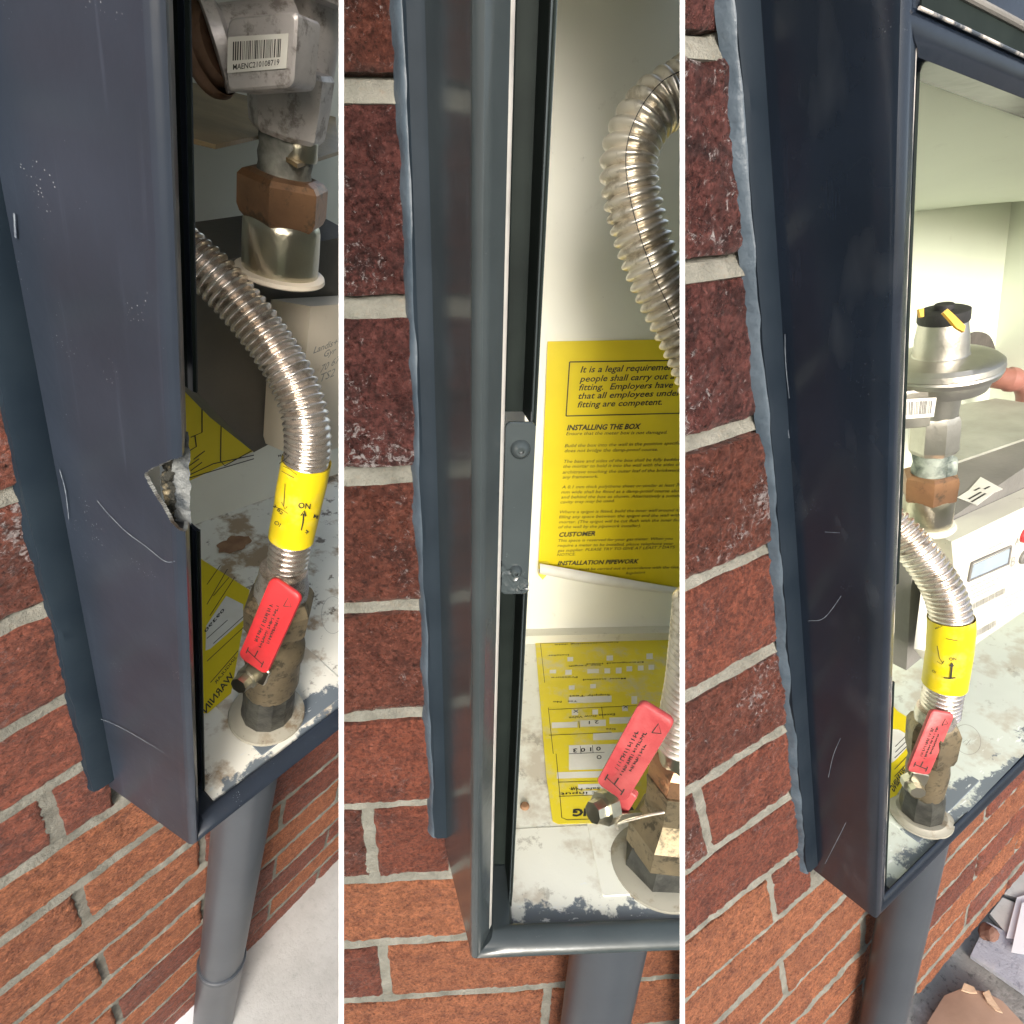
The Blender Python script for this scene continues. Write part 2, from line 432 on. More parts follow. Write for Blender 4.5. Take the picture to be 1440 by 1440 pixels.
BRKT3 = mat_simple('grey_green_plate', (.30, .30, .25), (.40, .40, .34), 28, .5, .3)
BLACK = mat_simple('black_gap', (.012, .012, .012), (.02, .02, .02), 40, .6)
INK = mat_simple('black_print', (.02, .02, .018), (.035, .033, .028), 90, .6, bd=0)
FINK = mat_simple('faded_print', (.22, .19, .06), (.30, .26, .10), 120, .6, bd=0)
GINK = mat_simple('grey_print', (.28, .27, .24), (.36, .35, .31), 120, .6, bd=0)
def mat_yellow(name, a=(.70, .55, .012), worn=.0):
    m = NT(name, .38)
    c = m.mix(m.ramp(m.noise(20, 4), [(.3, 0.), (.7, 1.)]), a, tuple(x * .88 for x in a))
    if worn:
        w = m.ramp(m.noise(34, 6, .7), [(.50, 0.), (.66, worn)])
        c = m.mix(w, c, (.55, .50, .32))
    m.color(c); m.bump(m.noise(60, 3), .0004, .3); return m.m
YEL = mat_yellow('yellow_label'); YELW = mat_yellow('worn_yellow_label', (.76, .62, .03), .8); YELS = mat_yellow('yellow_sleeve', (.72, .56, .010), .25)
WLAB = mat_simple('white_label', (.70, .69, .64), (.62, .60, .54), 40, .5, bd=0)
RED = mat_simple('red_handle', (.56, .030, .035), (.40, .030, .034), 60, .42, 0, 200, .0004)
RED2 = mat_simple('faded_red_handle', (.36, .040, .046), (.46, .085, .085), 60, .5, 0, 200, .0006)
PIPE = mat_simple('grey_plastic_conduit', (.034, .040, .050), (.048, .056, .067), 8, .36, 0, 60, .0003, bst=.3)
REDP = mat_simple('dull_red_pipe', (.25, .10, .075), (.32, .15, .12), 22, .5)
def mat_concrete(name, a, b, pit=.5):
    m = NT(name, .88)
    c = m.mix(m.ramp(m.noise(9, 5, .6), [(.35, 0.), (.65, 1.)]), a, b)
    c = m.mix(m.math('MULTIPLY', m.ramp(m.noise(120, 4, .7), [(.35, 1.), (.45, 0.)]), pit), c, tuple(x * .35 for x in a))
    c = m.mix(m.ramp(m.noise(26, 4, .6), [(.55, 0.), (.7, .45)]), c, (.55, .54, .52))
    m.color(c); m.bump(m.math('ADD', m.noise(60, 5, .7), m.math('MULTIPLY', m.noise(300, 3), .5)), .0022, .6 if pit > .3 else .25); return m.m
CONC = mat_concrete('pale_concrete', (.42, .41, .39), (.54, .53, .51), .15)
CONC2 = mat_concrete('rough_grey_concrete', (.20, .197, .185), (.28, .27, .255), .7)
SLABM = mat_concrete('blue_white_paving', (.32, .335, .39), (.42, .43, .48), .5)
CARD = mat_simple('brown_cardboard', (.26, .165, .115), (.31, .20, .145), 18, .75, 0, 90, .0006)
CARDT = mat_simple('torn_cardboard', (.58, .40, .26), (.66, .48, .33), 40, .85, 0, 120, .002)
PAPER = mat_simple('white_paper', (.74, .76, .80), (.80, .81, .84), 10, .6, bd=0)
STONE = mat_simple('brown_stone', (.13, .065, .045), (.20, .10, .07), 40, .8, 0, 90, .003)
FOAM = mat_simple('torn_fibre_edge', (.035, .042, .048), (.16, .17, .17), 90, .6, 0, 220, .003, .42, .6)
CRUMB = mat_simple('crumbled_dark_edge', (.012, .012, .008), (.22, .18, .11), 120, .8, 0, 260, .004, .5, .62)
WPLAST = mat_simple('pale_broken_edge', (.05, .04, .03), (.24, .25, .24), 130, .5)
GREENR = mat_simple('added_hedge_leaves', (.035, .085, .02), (.09, .17, .035), 9, .6)
ORANGE = mat_simple('amber_plastic_tag', (.68, .36, .03), (.74, .42, .05), 60, .35)
LCD = mat_simple('display_window', (.30, .36, .42), (.36, .42, .48), 12, .15, bd=0)
DIVID = mat_simple('white_board', (.80, .80, .80), (.84, .84, .84), 10, .6, bd=0)
def mat_clear():
    m = bpy.data.materials.new('clear_acrylic_sheet'); m.use_nodes = True; n = m.node_tree.nodes; l = m.node_tree.links
    n.remove(n['Principled BSDF']); tr = n.new('ShaderNodeBsdfTransparent'); tr.inputs[0].default_value = (.96, .975, .975, 1); gl = n.new('ShaderNodeBsdfGlossy'); gl.inputs['Roughness'].default_value = .05
    mx = n.new('ShaderNodeMixShader'); mx.inputs[0].default_value = .04; l.new(tr.outputs[0], mx.inputs[1]); l.new(gl.outputs[0], mx.inputs[2]); l.new(mx.outputs[0], n['Material Output'].inputs[0]); return m
BOARDF = mat_clear()
RUST = mat_simple('rust_stain', (.20, .10, .05), (.30, .17, .09), 60, .7, bd=0)

# ------------------------------------------------------------------ ground far below and around
def plain_mesh(name, V, F, mat):
    me = bpy.data.meshes.new(name); me.from_pydata(V, [], F); me.materials.append(mat); o = bpy.data.objects.new(name, me); col.objects.link(o); return o
g = plain_mesh('ground', [(-60, -60, 0), (60, -60, 0), (60, 60, 0), (-60, 60, 0)], [(0, 1, 2, 3)], CONC2); tag(g, kind='structure')

ADDED_LAWN = mat_simple('added_dark_grass', (.018, .035, .012), (.035, .06, .018), 6, .9)
lw = plain_mesh('added_lawn', [(-9, -9, .02), (9, -9, .02), (9, -.55, .02), (-9, -.55, .02)], [(0, 1, 2, 3)], ADDED_LAWN); tag(lw, kind='structure')  # unseen lawn, added to darken the ground in the reflections
def added_hedge(x0, x1, y, h, th, label):  # added behind the camera, unseen, to green and darken the paint reflections
    rh = random.Random(4); root = bpy.data.objects.new('added_hedge', None); col.objects.link(root); root.location = ((x0 + x1) / 2, y, 0); tag(root, label, 'added_hedge')
    V = []; F = []
    for _ in range(16000):
        px = rh.uniform(x0, x1) - (x0 + x1) / 2; pz = rh.uniform(.02, h) * (1 + .06 * noise.noise(Vector((px * 2, 0, 0)))); py = rh.uniform(-th, th) * .5 + .15 * noise.noise(Vector((px * 2.5, 5, pz * 2.5)))
        a, b = rh.uniform(0, 6.28), rh.uniform(-1, 1); sz = rh.uniform(.03, .06); u = Vector((math.cos(a), math.sin(a) * .6, b * .6)).normalized() * sz; w = u.orthogonal().normalized() * sz * .45; q = Vector((px, py, pz)); k = len(V)
        V += [tuple(q - u), tuple(q + w), tuple(q + u), tuple(q - w)]; F.append((k, k + 1, k + 2, k + 3))
    me = bpy.data.meshes.new('added_foliage'); me.from_pydata(V, [], F); me.materials.append(GREENR); o = bpy.data.objects.new('added_foliage', me); col.objects.link(o); o.parent = root; o['kind'] = 'stuff'
added_hedge(-5, 5, -4.2, 2.15, .7, 'tall green hedge added out of view opposite the boxes to green the reflections in their glossy paint')

# ------------------------------------------------------------------ dividing boards between the three stations
def divider(sl, label):     # a clear sheet with a white front edge
    n = np.array([1.0, 0, -sl]); n /= np.linalg.norm(n); d = np.array([sl, 0, 1.0]); d /= np.linalg.norm(d)
    root = bpy.data.objects.new('dividing_sheet', None); col.objects.link(root)
    W = CAM @ Matrix.Diagonal((1, -1, -1, 1))
    root.matrix_world = W @ Matrix.Translation((d * .5).tolist())
    tag(root, label, 'divider', 'clear sheets dividing the three meter boxes')
    for nm, a, b, mt in (('edge_strip', .165, .172, DIVID), ('clear_sheet', .172, 1.75, BOARDF)):
        V = []
        for s in (a, b):
            for h in (-HALF * .93, HALF * .93):
                for y in (-1, 1):
                    hh = .30 + s * .55
                    V.append((d * s + n * h + np.array([0, y * hh, 0]) - d * .5).tolist())
        F = [(0, 1, 3, 2), (4, 6, 7, 5), (0, 2, 6, 4), (1, 5, 7, 3), (0, 4, 5, 1), (2, 3, 7, 6)]
        me = bpy.data.meshes.new(nm); me.from_pydata(V, [], F); me.materials.append(mt)
        o = bpy.data.objects.new(nm, me); col.objects.link(o); o.parent = root
divider(-SLIT, 'clear sheet with a white front edge between the broken frame and the large yellow notice')
divider(SLIT - .0005, 'thin clear sheet with a white front edge left of the glossy box with the display')

# ------------------------------------------------------------------ brick wall
def brick_wall(p, Zc, perpA, xr, zr, hole, pick, label, lean=0.0, seed=0, dx=225.0):
    """hole: (x0,x1,z0,z1) where the meter box sits"""
    D = ST[p]['D']; rnd = random.Random(seed)
    w = thing(p, 'brick_wall', (0, D, zr[0]), label, 'wall')
    BH, BJ = 75.0, 10.0
    def surf(x, z):
        f = ((z - Zc + 5) % BH)                      # 0..10 is inside the bed joint
        i = int(math.floor((z - Zc) / BH)); v = 9.0
        if f < BJ: v = .5 + 5.0 * (f / BJ) ** 1.5         # weather-struck: proud at the bottom, deep at the top
        elif min(((x - offs(i)) % step_(i)), step_(i) - ((x - offs(i)) % step_(i))) < 8: v = 2.8
        return D + v + (1.2 * fbm(x, 3.3, z, .07, 3) if v < 8 else 0)
    def step_(i): return dx if i < 1 else 225.0
    def offs(i):
        if i >= 1: return (-99.0 if (p == 3 and i == 2) else hole[0] - 5.0)
        return perpA if (i % 2) == 0 else perpA + dx / 2
    def warp(x, z):          # the courses are not laid quite level
        if p == 3:
            w1 = min(1, max(0, (z + 110) / 110)) * (1 if x < 60 else max(0, 1 - (x - 60) / 60)); w2 = min(1.3, max(0, (-z - 320) / 130)) * (1 if x > 60 else max(0, x / 60))
            return -.13 * (x + 80) * w1 + 18 * w2
        if p == 1: return .11 * (max(x, -130) + 50) * min(1, max(0, z / 60)) * (1 if x < 30 else 0)
        return .05 * (x + 50) * min(1, max(0, z / 60)) * (1 if x < 30 else 0)
    xs = np.arange(xr[0], xr[1] + 1, 4.0); zs = np.arange(Zc + BH * math.floor((zr[0] - Zc) / BH) - 5, zr[1], 2.5)
    zs = zs[zs >= zr[0]]
    V, F = gridf(xs, zs, lambda x, z: (x, surf(x, z), z + warp(x, z)))
    n = len(xs)
    keep = []
    for f in F:
        cx = V[f[0]][0] + 2.5; cz = V[f[0]][2] + 1.25
        if hole[0] < cx < hole[1] and hole[2] < cz < hole[3]: continue
        keep.append(f)
    o = build(p, 'mortar', V, keep, MORTAR, w, fill=False)
    i0 = int(math.floor((zr[0] - Zc) / BH)); i1 = int(math.ceil((zr[1] - Zc) / BH))
    for i in range(i0, i1):
        z0 = Zc + i * BH + 4.6; z1 = z0 + 65.8
        if z0 < zr[0] - 1: z0 = zr[0]
        if z1 - z0 < 15: continue
        off = offs(i); ds = step_(i)
        k0 = int(math.floor((xr[0] - off) / ds)); k1 = int(math.ceil((xr[1] - off) / ds))
        for k in range(k0, k1):
            x0 = off + k * ds + 4; x1 = x0 + ds - 8
            x0 = max(x0, xr[0]); x1 = min(x1, xr[1])
            if x1 - x0 < 12: continue
            if z1 > hole[2] + 4 and z0 < hole[3] - 4 and x1 > hole[0] and x0 < hole[1]:
                if x0 < hole[0] - 12: segs = [(x0, hole[0] - 1)]
                else: segs = []
                if x1 > hole[1] + 12: segs.append((hole[1] + 1, x1))
            else: segs = [(x0, x1)]
            for a, b in segs:
                # is it (nearly) in view? far ones get a coarse face
                q = [proj(p, (xx, D, zz)) for xx in (a, (a + b) / 2, b) for zz in (z0, z1)]
                lo, hi = {1: (-60, 480), 2: (478, 962), 3: (958, 1500)}[p]
                near = any(c[2] > 0 and lo < c[0] < hi and -60 < c[1] < 1500 for c in q)
                st = 2.4 if near else 30.0
                nx = max(2, int((b - a) / st) + 1); nz = max(2, int((z1 - z0) / st) + 1)
                ph = rnd.random() * 50; prx = rnd.uniform(-1.2, 1.2); tilt = rnd.uniform(-.006, .006)
                amp = 1.9 if near else .3
                us = np.linspace(a, b, nx); vs = np.linspace(z0, z1, nz)
                def fn(x, z, ph=ph, prx=prx, tilt=tilt, a=a, b=b):
                    ex = min(x - a, b - x); ez = min(z - z0, z1 - z); e = min(ex, ez)
                    y = D + prx + tilt * (x - a) - amp * .6 * fbm(x + ph, 0, z + ph, .045, 2) - amp * .6 * fbm(x, ph, z, .26, 3) - amp * .35 * max(0, fbm(x, ph + 9, z, .11, 2)) ** 2
                    if e < 3.0: y += (3.0 - e) * .55
                    jx = .9 * fbm(x * .2 + ph, z, 7, .16, 2); jz = .6 * fbm(x, ph, 3, .09, 3)
                    return (x + jx * (1 if ex < .1 else .3), y, z + jz * (1 if ez < .1 else .5) + warp(x, z))
                V, F = gridf(us, vs, fn)
                nv = len(V)
                ring = [i_ for i_ in range(nx)] + [j * nx + nx - 1 for j in range(1, nz)] + [(nz - 1) * nx + i_ for i_ in range(nx - 2, -1, -1)] + [j * nx for j in range(nz - 2, 0, -1)]
                for r_ in ring: V.append((V[r_][0], D + 18, V[r_][2]))
                m_ = len(ring)
                for t_ in range(m_): F.append((ring[t_], nv + t_, nv + (t_ + 1) % m_, ring[(t_ + 1) % m_]))
                br = build(p, 'brick', V, F, BRK[pick((a + b) / 2, (z0 + z1) / 2, rnd)], w, angle=60)
    return w

def pick1(x, z, r):
    if z > 60: return 'glazed' if r.random() < .35 else 'red'
    if z > -60: return r.choice(['red', 'red', 'orange'])
    return r.choice(['orange', 'red', 'orange', 'red', 'orange'])
def pick2(x, z, r):
    if x < 20 and z > 215: return r.choice(['purple', 'glazed', 'purple'])
    if x < 20 and z > -20: return r.choice(['glazed', 'red', 'glazed'])
    return 'orange' if r.random() < .7 else 'red'
def pick3(x, z, r):
    if z > 440: return 'purple'
    if z > 60: return r.choice(['glazed', 'red', 'glazed'])
    if z > -40: return 'red' if r.random() < .4 else 'orange'
    return 'orange' if r.random() < .88 else 'red'
GZ = {1: -686.0, 2: -640.0, 3: -588.0}
brick_wall(1, -30.3, -49.3 + 0, (-420, 700), (GZ[1], 620), (-14, 450, 4, 590), pick1, 'red brick wall with sandy mortar carrying the meter box with the broken frame', seed=3, dx=200)
brick_wall(2, -31.1, -65.7, (-420, 520), (GZ[2], 620), (-14, 450, 4, 590), pick2, 'dark red brick wall beside and below the meter box with the large yellow notice', seed=11, dx=260)
brick_wall(3, -27.2, -51.5, (-420, 900), (GZ[3], 790), (-5, 450, 0, 590), pick3, 'red brick wall carrying the meter box with the display meter inside', seed=5, dx=240)

# ------------------------------------------------------------------ pavements
for p, x0, x1, y0, mt in ((1, -600, 1100, -900, CONC), (2, -600, 700, -500, CONC), (3, -600, 1500, -1100, CONC2)):
    D = ST[p]['D']
    V, F = gridf(np.arange(x0, x1, 60.), np.arange(y0, D + 40, 40.), lambda x, y: (x, y, GZ[p] + 1.5 * fbm(x, y, 0, .01, 2)))
    o = build(p, 'pavement', V, F, mt, fill=False); tag(o, kind='structure')

# ------------------------------------------------------------------ the meter box frame
def prof_left(D, ys, base):
    yi = ys if ys > .9 else ys * 1.6
    return [(D + 6, -base), (8 * ys + 1, -1.2), (4 * ys, -.4), (2 * ys, .5), (.7 * ys, 1.8), (0, 3.2), (1.2 * ys, 4.6), (3.2 * ys, 6), (5.8 * ys, 7.8), (9.6 * ys, 10.4), (12 * ys, 11.8), (15 * ys, 12.2), (45 * yi, 12.6), (48 * yi, 15), (48 * yi, 22), (27 * yi, 23.6), (25.6 * yi, 24.3), (26 * yi, 24.9), (26 * yi + 22, 25.2)]
def prof_bot(D, ys, base):
    if ys < .9: ys = .38
    return [(D + 6, 3), (8 * ys + 1, -1.0), (4 * ys, -.4), (2 * ys, .4), (.6 * ys, 1.6), (0, 3.0), (.6 * ys, 4.6), (1.8 * ys, 6.1), (3.4 * ys, 7.5), (5.2 * ys, 8.7), (7 * ys, 9.7), (9 * ys, 10.5), (10.5 * ys, 10.9), (11.8 * ys, 11.), (13 * ys, 10.8), (13.6 * ys, 9.6), (14.4 * ys, 6.), (18 * ys, 4.), (22 * ys, 3.0)]
NGAP = 11.3     # the inner lip (profile columns past this one) is missing along the hinge gap
def densify(P, step):
    out = []; idx = []
    for i in range(len(P) - 1):
        a, b = np.array(P[i], float), np.array(P[i + 1], float); Ld = np.linalg.norm(b - a); u = 0.
        while u < Ld - .15:
            q = a + (b - a) * u / Ld; out.append(tuple(q)); idx.append(i + u / Ld); u += step(tuple(b if step(tuple(b)) < step(tuple(q)) and Ld - u < 45 else q))
    out.append(P[-1]); idx.append(len(P) - 1); return out, idx
def meter_box(p, label, ys=1., base=17., gap=(284, 352), Ztop=560., Zhead=None, Xr=448., kz=0., kt=0., Yb=290., ceil=None, hole=None, step=6., floor_mat=None, liner=None, zf=9.0):
    D = ST[p]['D']; t = thing(p, 'meter_box', (0, 0, 0), label, 'meter box')
    # left side panel and jamb, one moulding
    if hole:
        rows = np.r_[np.arange(0, gap[0] - 2, step), gap[0], gap[0] + .2, np.arange(282, 332, .5), 334, gap[1], gap[1] + .2, np.arange(gap[1] + 6, Ztop, step), Ztop]
    else:
        fine = np.r_[gap[0] - .2, gap[0], gap[1], gap[1] + .2]; rows = np.unique(np.r_[np.arange(0, Ztop, step), fine, Ztop])
    PL, IL = densify(prof_left(D, ys, base), (lambda a: .6 if a[0] < 30 else 3.) if hole else (lambda a: 8.))
    PBf = prof_bot(D, ys, base)
    zb = [float(np.interp(i, range(len(PBf)), [q[1] for q in PBf])) for i in IL]
    V = []; n = len(PL)
    for r in rows:
        for c in range(n):
            z = zb[c] if r == 0 else max(r, zb[c] + .01 * r)
            if r == Ztop: z = Ztop - zb[c]
            elif r > Ztop - 14: z = min(r, Ztop - zb[c] - .01 * (Ztop - r))
            V.append((PL[c][1], PL[c][0], z))
    F = []; Lic = []; Lz = []
    for j in range(len(rows) - 1):
        for c in range(n - 1):
            zc = (rows[j] + rows[j + 1]) / 2; ic = (IL[c] + IL[c + 1]) / 2
            if gap[0] < zc < gap[1] and ic > NGAP: continue
            if hole and hole(PL[c], zc, ic): continue
            F.append((j * n + c, j * n + c + 1, (j + 1) * n + c + 1, (j + 1) * n + c)); Lic.append(ic); Lz.append(zc)
    # give the moulding its thickness
    Vn = np.array(V); nrm = np.zeros_like(Vn)
    for f in F:
        q = Vn[list(f)]; m = np.cross(q[2] - q[0], q[3] - q[1])
        for i in f: nrm[i] += m
    ln = np.linalg.norm(nrm, axis=1); ln[ln == 0] = 1; nrm /= ln[:, None]
    th = 1.6
    V2 = (Vn - nrm * th).tolist() if True else None
    used = sorted({i for f in F for i in f}); mp = {i: k for k, i in enumerate(used)}
    VV = [tuple(Vn[i]) for i in used] + [tuple(V2[i]) for i in used]; m = len(used)
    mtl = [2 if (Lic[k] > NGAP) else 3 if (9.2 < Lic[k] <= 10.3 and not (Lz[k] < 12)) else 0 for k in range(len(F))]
    FF = [tuple(mp[i] for i in f) for f in F] + [tuple(m + mp[i] for i in reversed(f)) for f in F]
    ec = {}
    for f in F:
        for k in range(4):
            a, b = f[k], f[(k + 1) % 4]; ec[(a, b)] = ec.get((a, b), 0) + 1
    mats = mtl + [0] * len(F)
    for (a, b) in list(ec):
        if (b, a) not in ec: FF.append((mp[b], mp[a], m + mp[a], m + mp[b])); mats.append(1 if hole and 283 < Vn[a][2] < 331 else 0)
    build(p, 'side_frame', VV, FF, [PAINT[p], WPLAST, INNER, PALE_EDGE if p != 2 else PALE_EDGE2], t, mats=mats, angle=32)
    # bottom rail
    PB, PLf = PBf, prof_left(D, ys, base)
    xs = [0, 6, 20, 60, 110, 160, 220, 300, 380, Xr]
    V = []
    for k, x in enumerate(xs):
        for i in range(len(PB)):
            y = PLf[i][0] if k == 0 else PB[i][0]
            xx = PLf[i][1] if k == 0 else max(x, PLf[i][1] + x * .02)
            if k == len(xs) - 1: xx = Xr - PLf[i][1]; y = PLf[i][0]
            V.append((xx, y, PB[i][1] + kz * max(0, xx)))
    n = len(PB)
    F = [(k * n + i + 1, k * n + i, (k + 1) * n + i, (k + 1) * n + i + 1) for k in range(len(xs) - 1) for i in range(n - 1)]
    F = [tuple(reversed(f)) for f in F]
    build(p, 'bottom_rail', V, F, PAINT[p], t, angle=40, fill=False)
    # top rail, mirrored
    V = []
    for k, x in enumerate(xs):
        for i in range(n):
            y = PLf[i][0] if k == 0 else PLf[i][0] * .8
            xx = PLf[i][1] if k == 0 else max(x, PLf[i][1] + x * .02)
            if k == len(xs) - 1: xx = Xr - PLf[i][1]; y = PLf[i][0]
            V.append((xx, y, (Zhead or Ztop) - PB[i][1] + kt * max(0, xx - PLf[i][1] * 0)))
    build(p, 'top_rail', V, [tuple(reversed(f)) for f in F], PAINT[p], t, angle=40, fill=False)
    if Zhead:
        hd = [(0, 0), (4, 2.), (9, 5), (9.5, 17), (13, 19), (32, 21), (33, 14), (36, 12), (39, 14), (40, 21), (75, 22), (78, 6), (84, 2), (142, 2)]
        V, F2 = gridf([10, 60, 120, 200, 300, Xr - 10], range(len(hd)), lambda x, i: (x, hd[int(i)][1] * .45 + 1., Zhead + hd[int(i)][0] - 2 + kt * x * max(0, 1 - hd[int(i)][0] / 160)))
        build(p, 'head_panel', V, F2, PAINT[p], t, angle=30, fill=False)
    # right side
    V = []
    zz = [0, 100, 250, 400, Ztop]
    for k, z in enumerate(zz):
        for i in range(n):
            x = Xr - PLf[i][1]
            zq = (PB[i][1] + kz * x) if k == 0 else (Ztop - PB[i][1]) if k == len(zz) - 1 else z
            V.append((x, PLf[i][0], zq))
    build(p, 'side_frame', V, [(k * n + i + 1, k * n + i, (k + 1) * n + i, (k + 1) * n + i + 1) for k in range(len(zz) - 1) for i in range(n - 1)], PAINT[p], t, angle=40, fill=False)
    # wall flange on the left
    zl = 20 if p != 3 else 16
    wf = {1: 10, 2: 4.5, 3: 10}[p]
    ch = np.arange(zl, Ztop, 5.)
    def flx(a, z): return -base + 5 * (1 - a) - wf * a + (0 if a < .9 else 1.2 * fbm(z, 0, p * 7, .03, 3))
    V, F = gridf([0, .25, .5, .85, 1., 1.001], ch, lambda a, z: (flx(a, z), D - 5 + (9 if a > 1 else 0) + (0 if a > .6 else 0) - (1.0 if .2 < a < .9 else 0), z if z > zl else zl - (0 if a > .9 else 1)))
    V2, F2 = gridf([0, 1.], [0., 9.], lambda a, y: (-base + 5 * (1 - a) - wf * a, D - 5 + y, zl))
    build(p, 'wall_flange', *merge((V, F), (V2, F2)), FLANGE[p], t, angle=30)
    # inside of the box
    lm = liner or WALLC
    y0 = 14 * ys
    zz0 = zf
    build(p, 'tray_floor', *gridf(np.linspace(24.5, Xr - 18, 24), np.linspace(11 if ys > .9 else 4, Yb, 24), lambda x, y: (x, y, zz0 + .25 * fbm(x, y, 0, .05, 2) - (0.6 if y < y0 + 1 else 0))), floor_mat, t, fill=False)
    tops = ceil or (lambda x, y: Ztop - 10)
    xa, xb = 22., Xr - 20
    y0 = 14 if ys > .9 else 5
    def bw(x, s): return (x, Yb, (zz0 - 1) * (1 - s) + s * tops(x, Yb))
    build(p, 'back_panel', *gridf(np.linspace(xa, xb, 12), np.linspace(0, 1, 12), bw), lm, t, fill=False)
    V, F = gridf(np.linspace(y0, Yb, 8), np.linspace(0, 1, 8), lambda y, s: (xb, y, zz0 - 10 + s * (tops(xb, y) - zz0 + 10)))
    build(p, 'liner_side', V, F, lm, t, fill=False)
    V, F = gridf(np.linspace(48 * max(ys, .32), Yb, 8), np.linspace(0, 1, 8), lambda y, s: (xa + 1, y, zz0 + s * (tops(xa, y) - zz0)))
    build(p, 'liner_side', V, F, lm, t, fill=False)
    build(p, 'liner_top', *gridf(np.linspace(xa, xb, 10), np.linspace(y0, Yb, 10), lambda x, y: (x, y, tops(x, y))), lm, t, fill=False)
    return t
def bead(p, base, wf, zl, Ztop, label, w=7., amp=1.):
    """wavy painted sealant along the edge of the flange, squashed on the brick faces"""
    D = ST[p]['D']; zs = np.arange(zl - 2, Ztop, 2.)
    def fn(a, z):
        wv = 2.6 * amp * fbm(z, 0, 5 + p, .022, 4); bulge = math.sin(math.pi * min(1, max(0, a)))
        x = -base - wf + 1.8 - a * (w + wv) + (.35 * fbm(z, a * 3, 1, .2, 2) if a > .7 else 0)
        y = D - 4.3 + 5.8 * a ** 1.6 - 1.6 * bulge - .35 * fbm(z, a * 6, 2, .06, 2)
        return (x, y, z)
    V, F = gridf(np.linspace(0, 1, 9), zs, fn)
    o = build(p, 'sealant_bead', V, F, BEAD if p > 1 else FLANGE[1], base=(-base - wf, D, zl)); tag(o, label, 'sealant')

def hole1(P, z, ic):
    y, x = P
    # u: distance from the front nose towards the wall along the side panel
    u = y if ic < 5 else -max(0, ic - 5) * 1.6
    z0 = z - 306
    # teardrop bite out of the corner; pointed bottom, opening to the front
    j = .8 * fbm(0, 0, z, .16, 3)
    if -20 < z0 < 25:
        if z0 < 3: lim = 21 * ((z0 + 20) / 23) ** .8 - 3.5
        else: lim = 17.5 - 23 * ((z0 - 3) / 22) ** 1.15
        return u < lim + j
    return False
FLR = {p: mat_floor('tray_floor_cream_%d' % p, 14 if p < 3 else 6, *( ((.80, .78, .70), .9, .02) if p == 1 else ((.78, .78, .70), .45) if p == 2 else ((.60, .64, .58), .4, .05))) for p in (1, 2, 3)}
mb1 = meter_box(1, 'dark anthracite meter box with a torn hole in its left frame edge', gap=(260, 336), hole=hole1, floor_mat=FLR[1], liner=WALLC)
mb2 = meter_box(2, 'open anthracite meter box with bare riveted hinge plate and large yellow notice on its back', gap=(233, 306), base=18.3, kz=-.05, zf=3.6, floor_mat=FLR[2], liner=WALLC)
mb3 = meter_box(3, 'glossy dark meter box with greenish cream lining and a display meter inside', ys=.2, base=7., gap=(238, 314), zf=3.6, Ztop=700., Zhead=558., kz=-.055, kt=-.27, Yb=150., floor_mat=FLR[3], liner=WALLG,
                ceil=lambda x, y: 549 - .27 * x * (1 - .55 * min(1, max(0, (y - 6) / 144))) - 48 * min(1, max(0, (y - 6) / 144)))
bead(1, 17, 10, 20, 560, 'dark sealant bead along the wall flange of the box with the broken frame', 3., .6)
bead(2, 18.3, 4.5, 20, 560, 'wavy blue grey sealant bead beside the box with the large yellow notice', 6.5)
bead(3, 7, 10, 14, 700, 'long wavy blue grey sealant bead beside the glossy box with the display meter', 4.5, .9)

hy = -.9
for r_, mt_, pts_ in ((.55, PALE_EDGE, ((1293, 11), (1340, 32), (1440, 79), (1500, 107))), (1.3, GREYM, ((1352, -8), (1395, 14), (1440, 38), (1500, 70)))):
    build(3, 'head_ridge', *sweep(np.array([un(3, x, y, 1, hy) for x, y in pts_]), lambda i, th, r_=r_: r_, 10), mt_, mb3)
build(3, 'head_shade_plate', *slab([un(3, x, y, 1, hy + .3) for x, y in ((1296, 10), (1296, -40), (1345, -14), (1395, 11), (1500, 66), (1500, 104), (1440, 77), (1340, 30))], (0, 1, 0), .5), INNER, mb3)  # flat dark plate, giving the shade of the recess as colour
SCR = mat_simple('pale_scratch', (.10, .12, .15), (.20, .23, .26), 300, .5, bd=0)
def on_side(p, x, y, base):
    D = ST[p]['D']; n = np.array([1., base / (D - 2), 0]); n /= np.linalg.norm(n); Mi = np.linalg.inv(ST[p]['M']); o = -Mi @ ST[p]['t']; d = Mi @ np.array([(x - 720) / FPX, (y - 720) / FPX, 1.]); q0 = np.array([-1.2, 8., 0]); k = (q0 - o) @ n / (d @ n); return o + k * d, -n
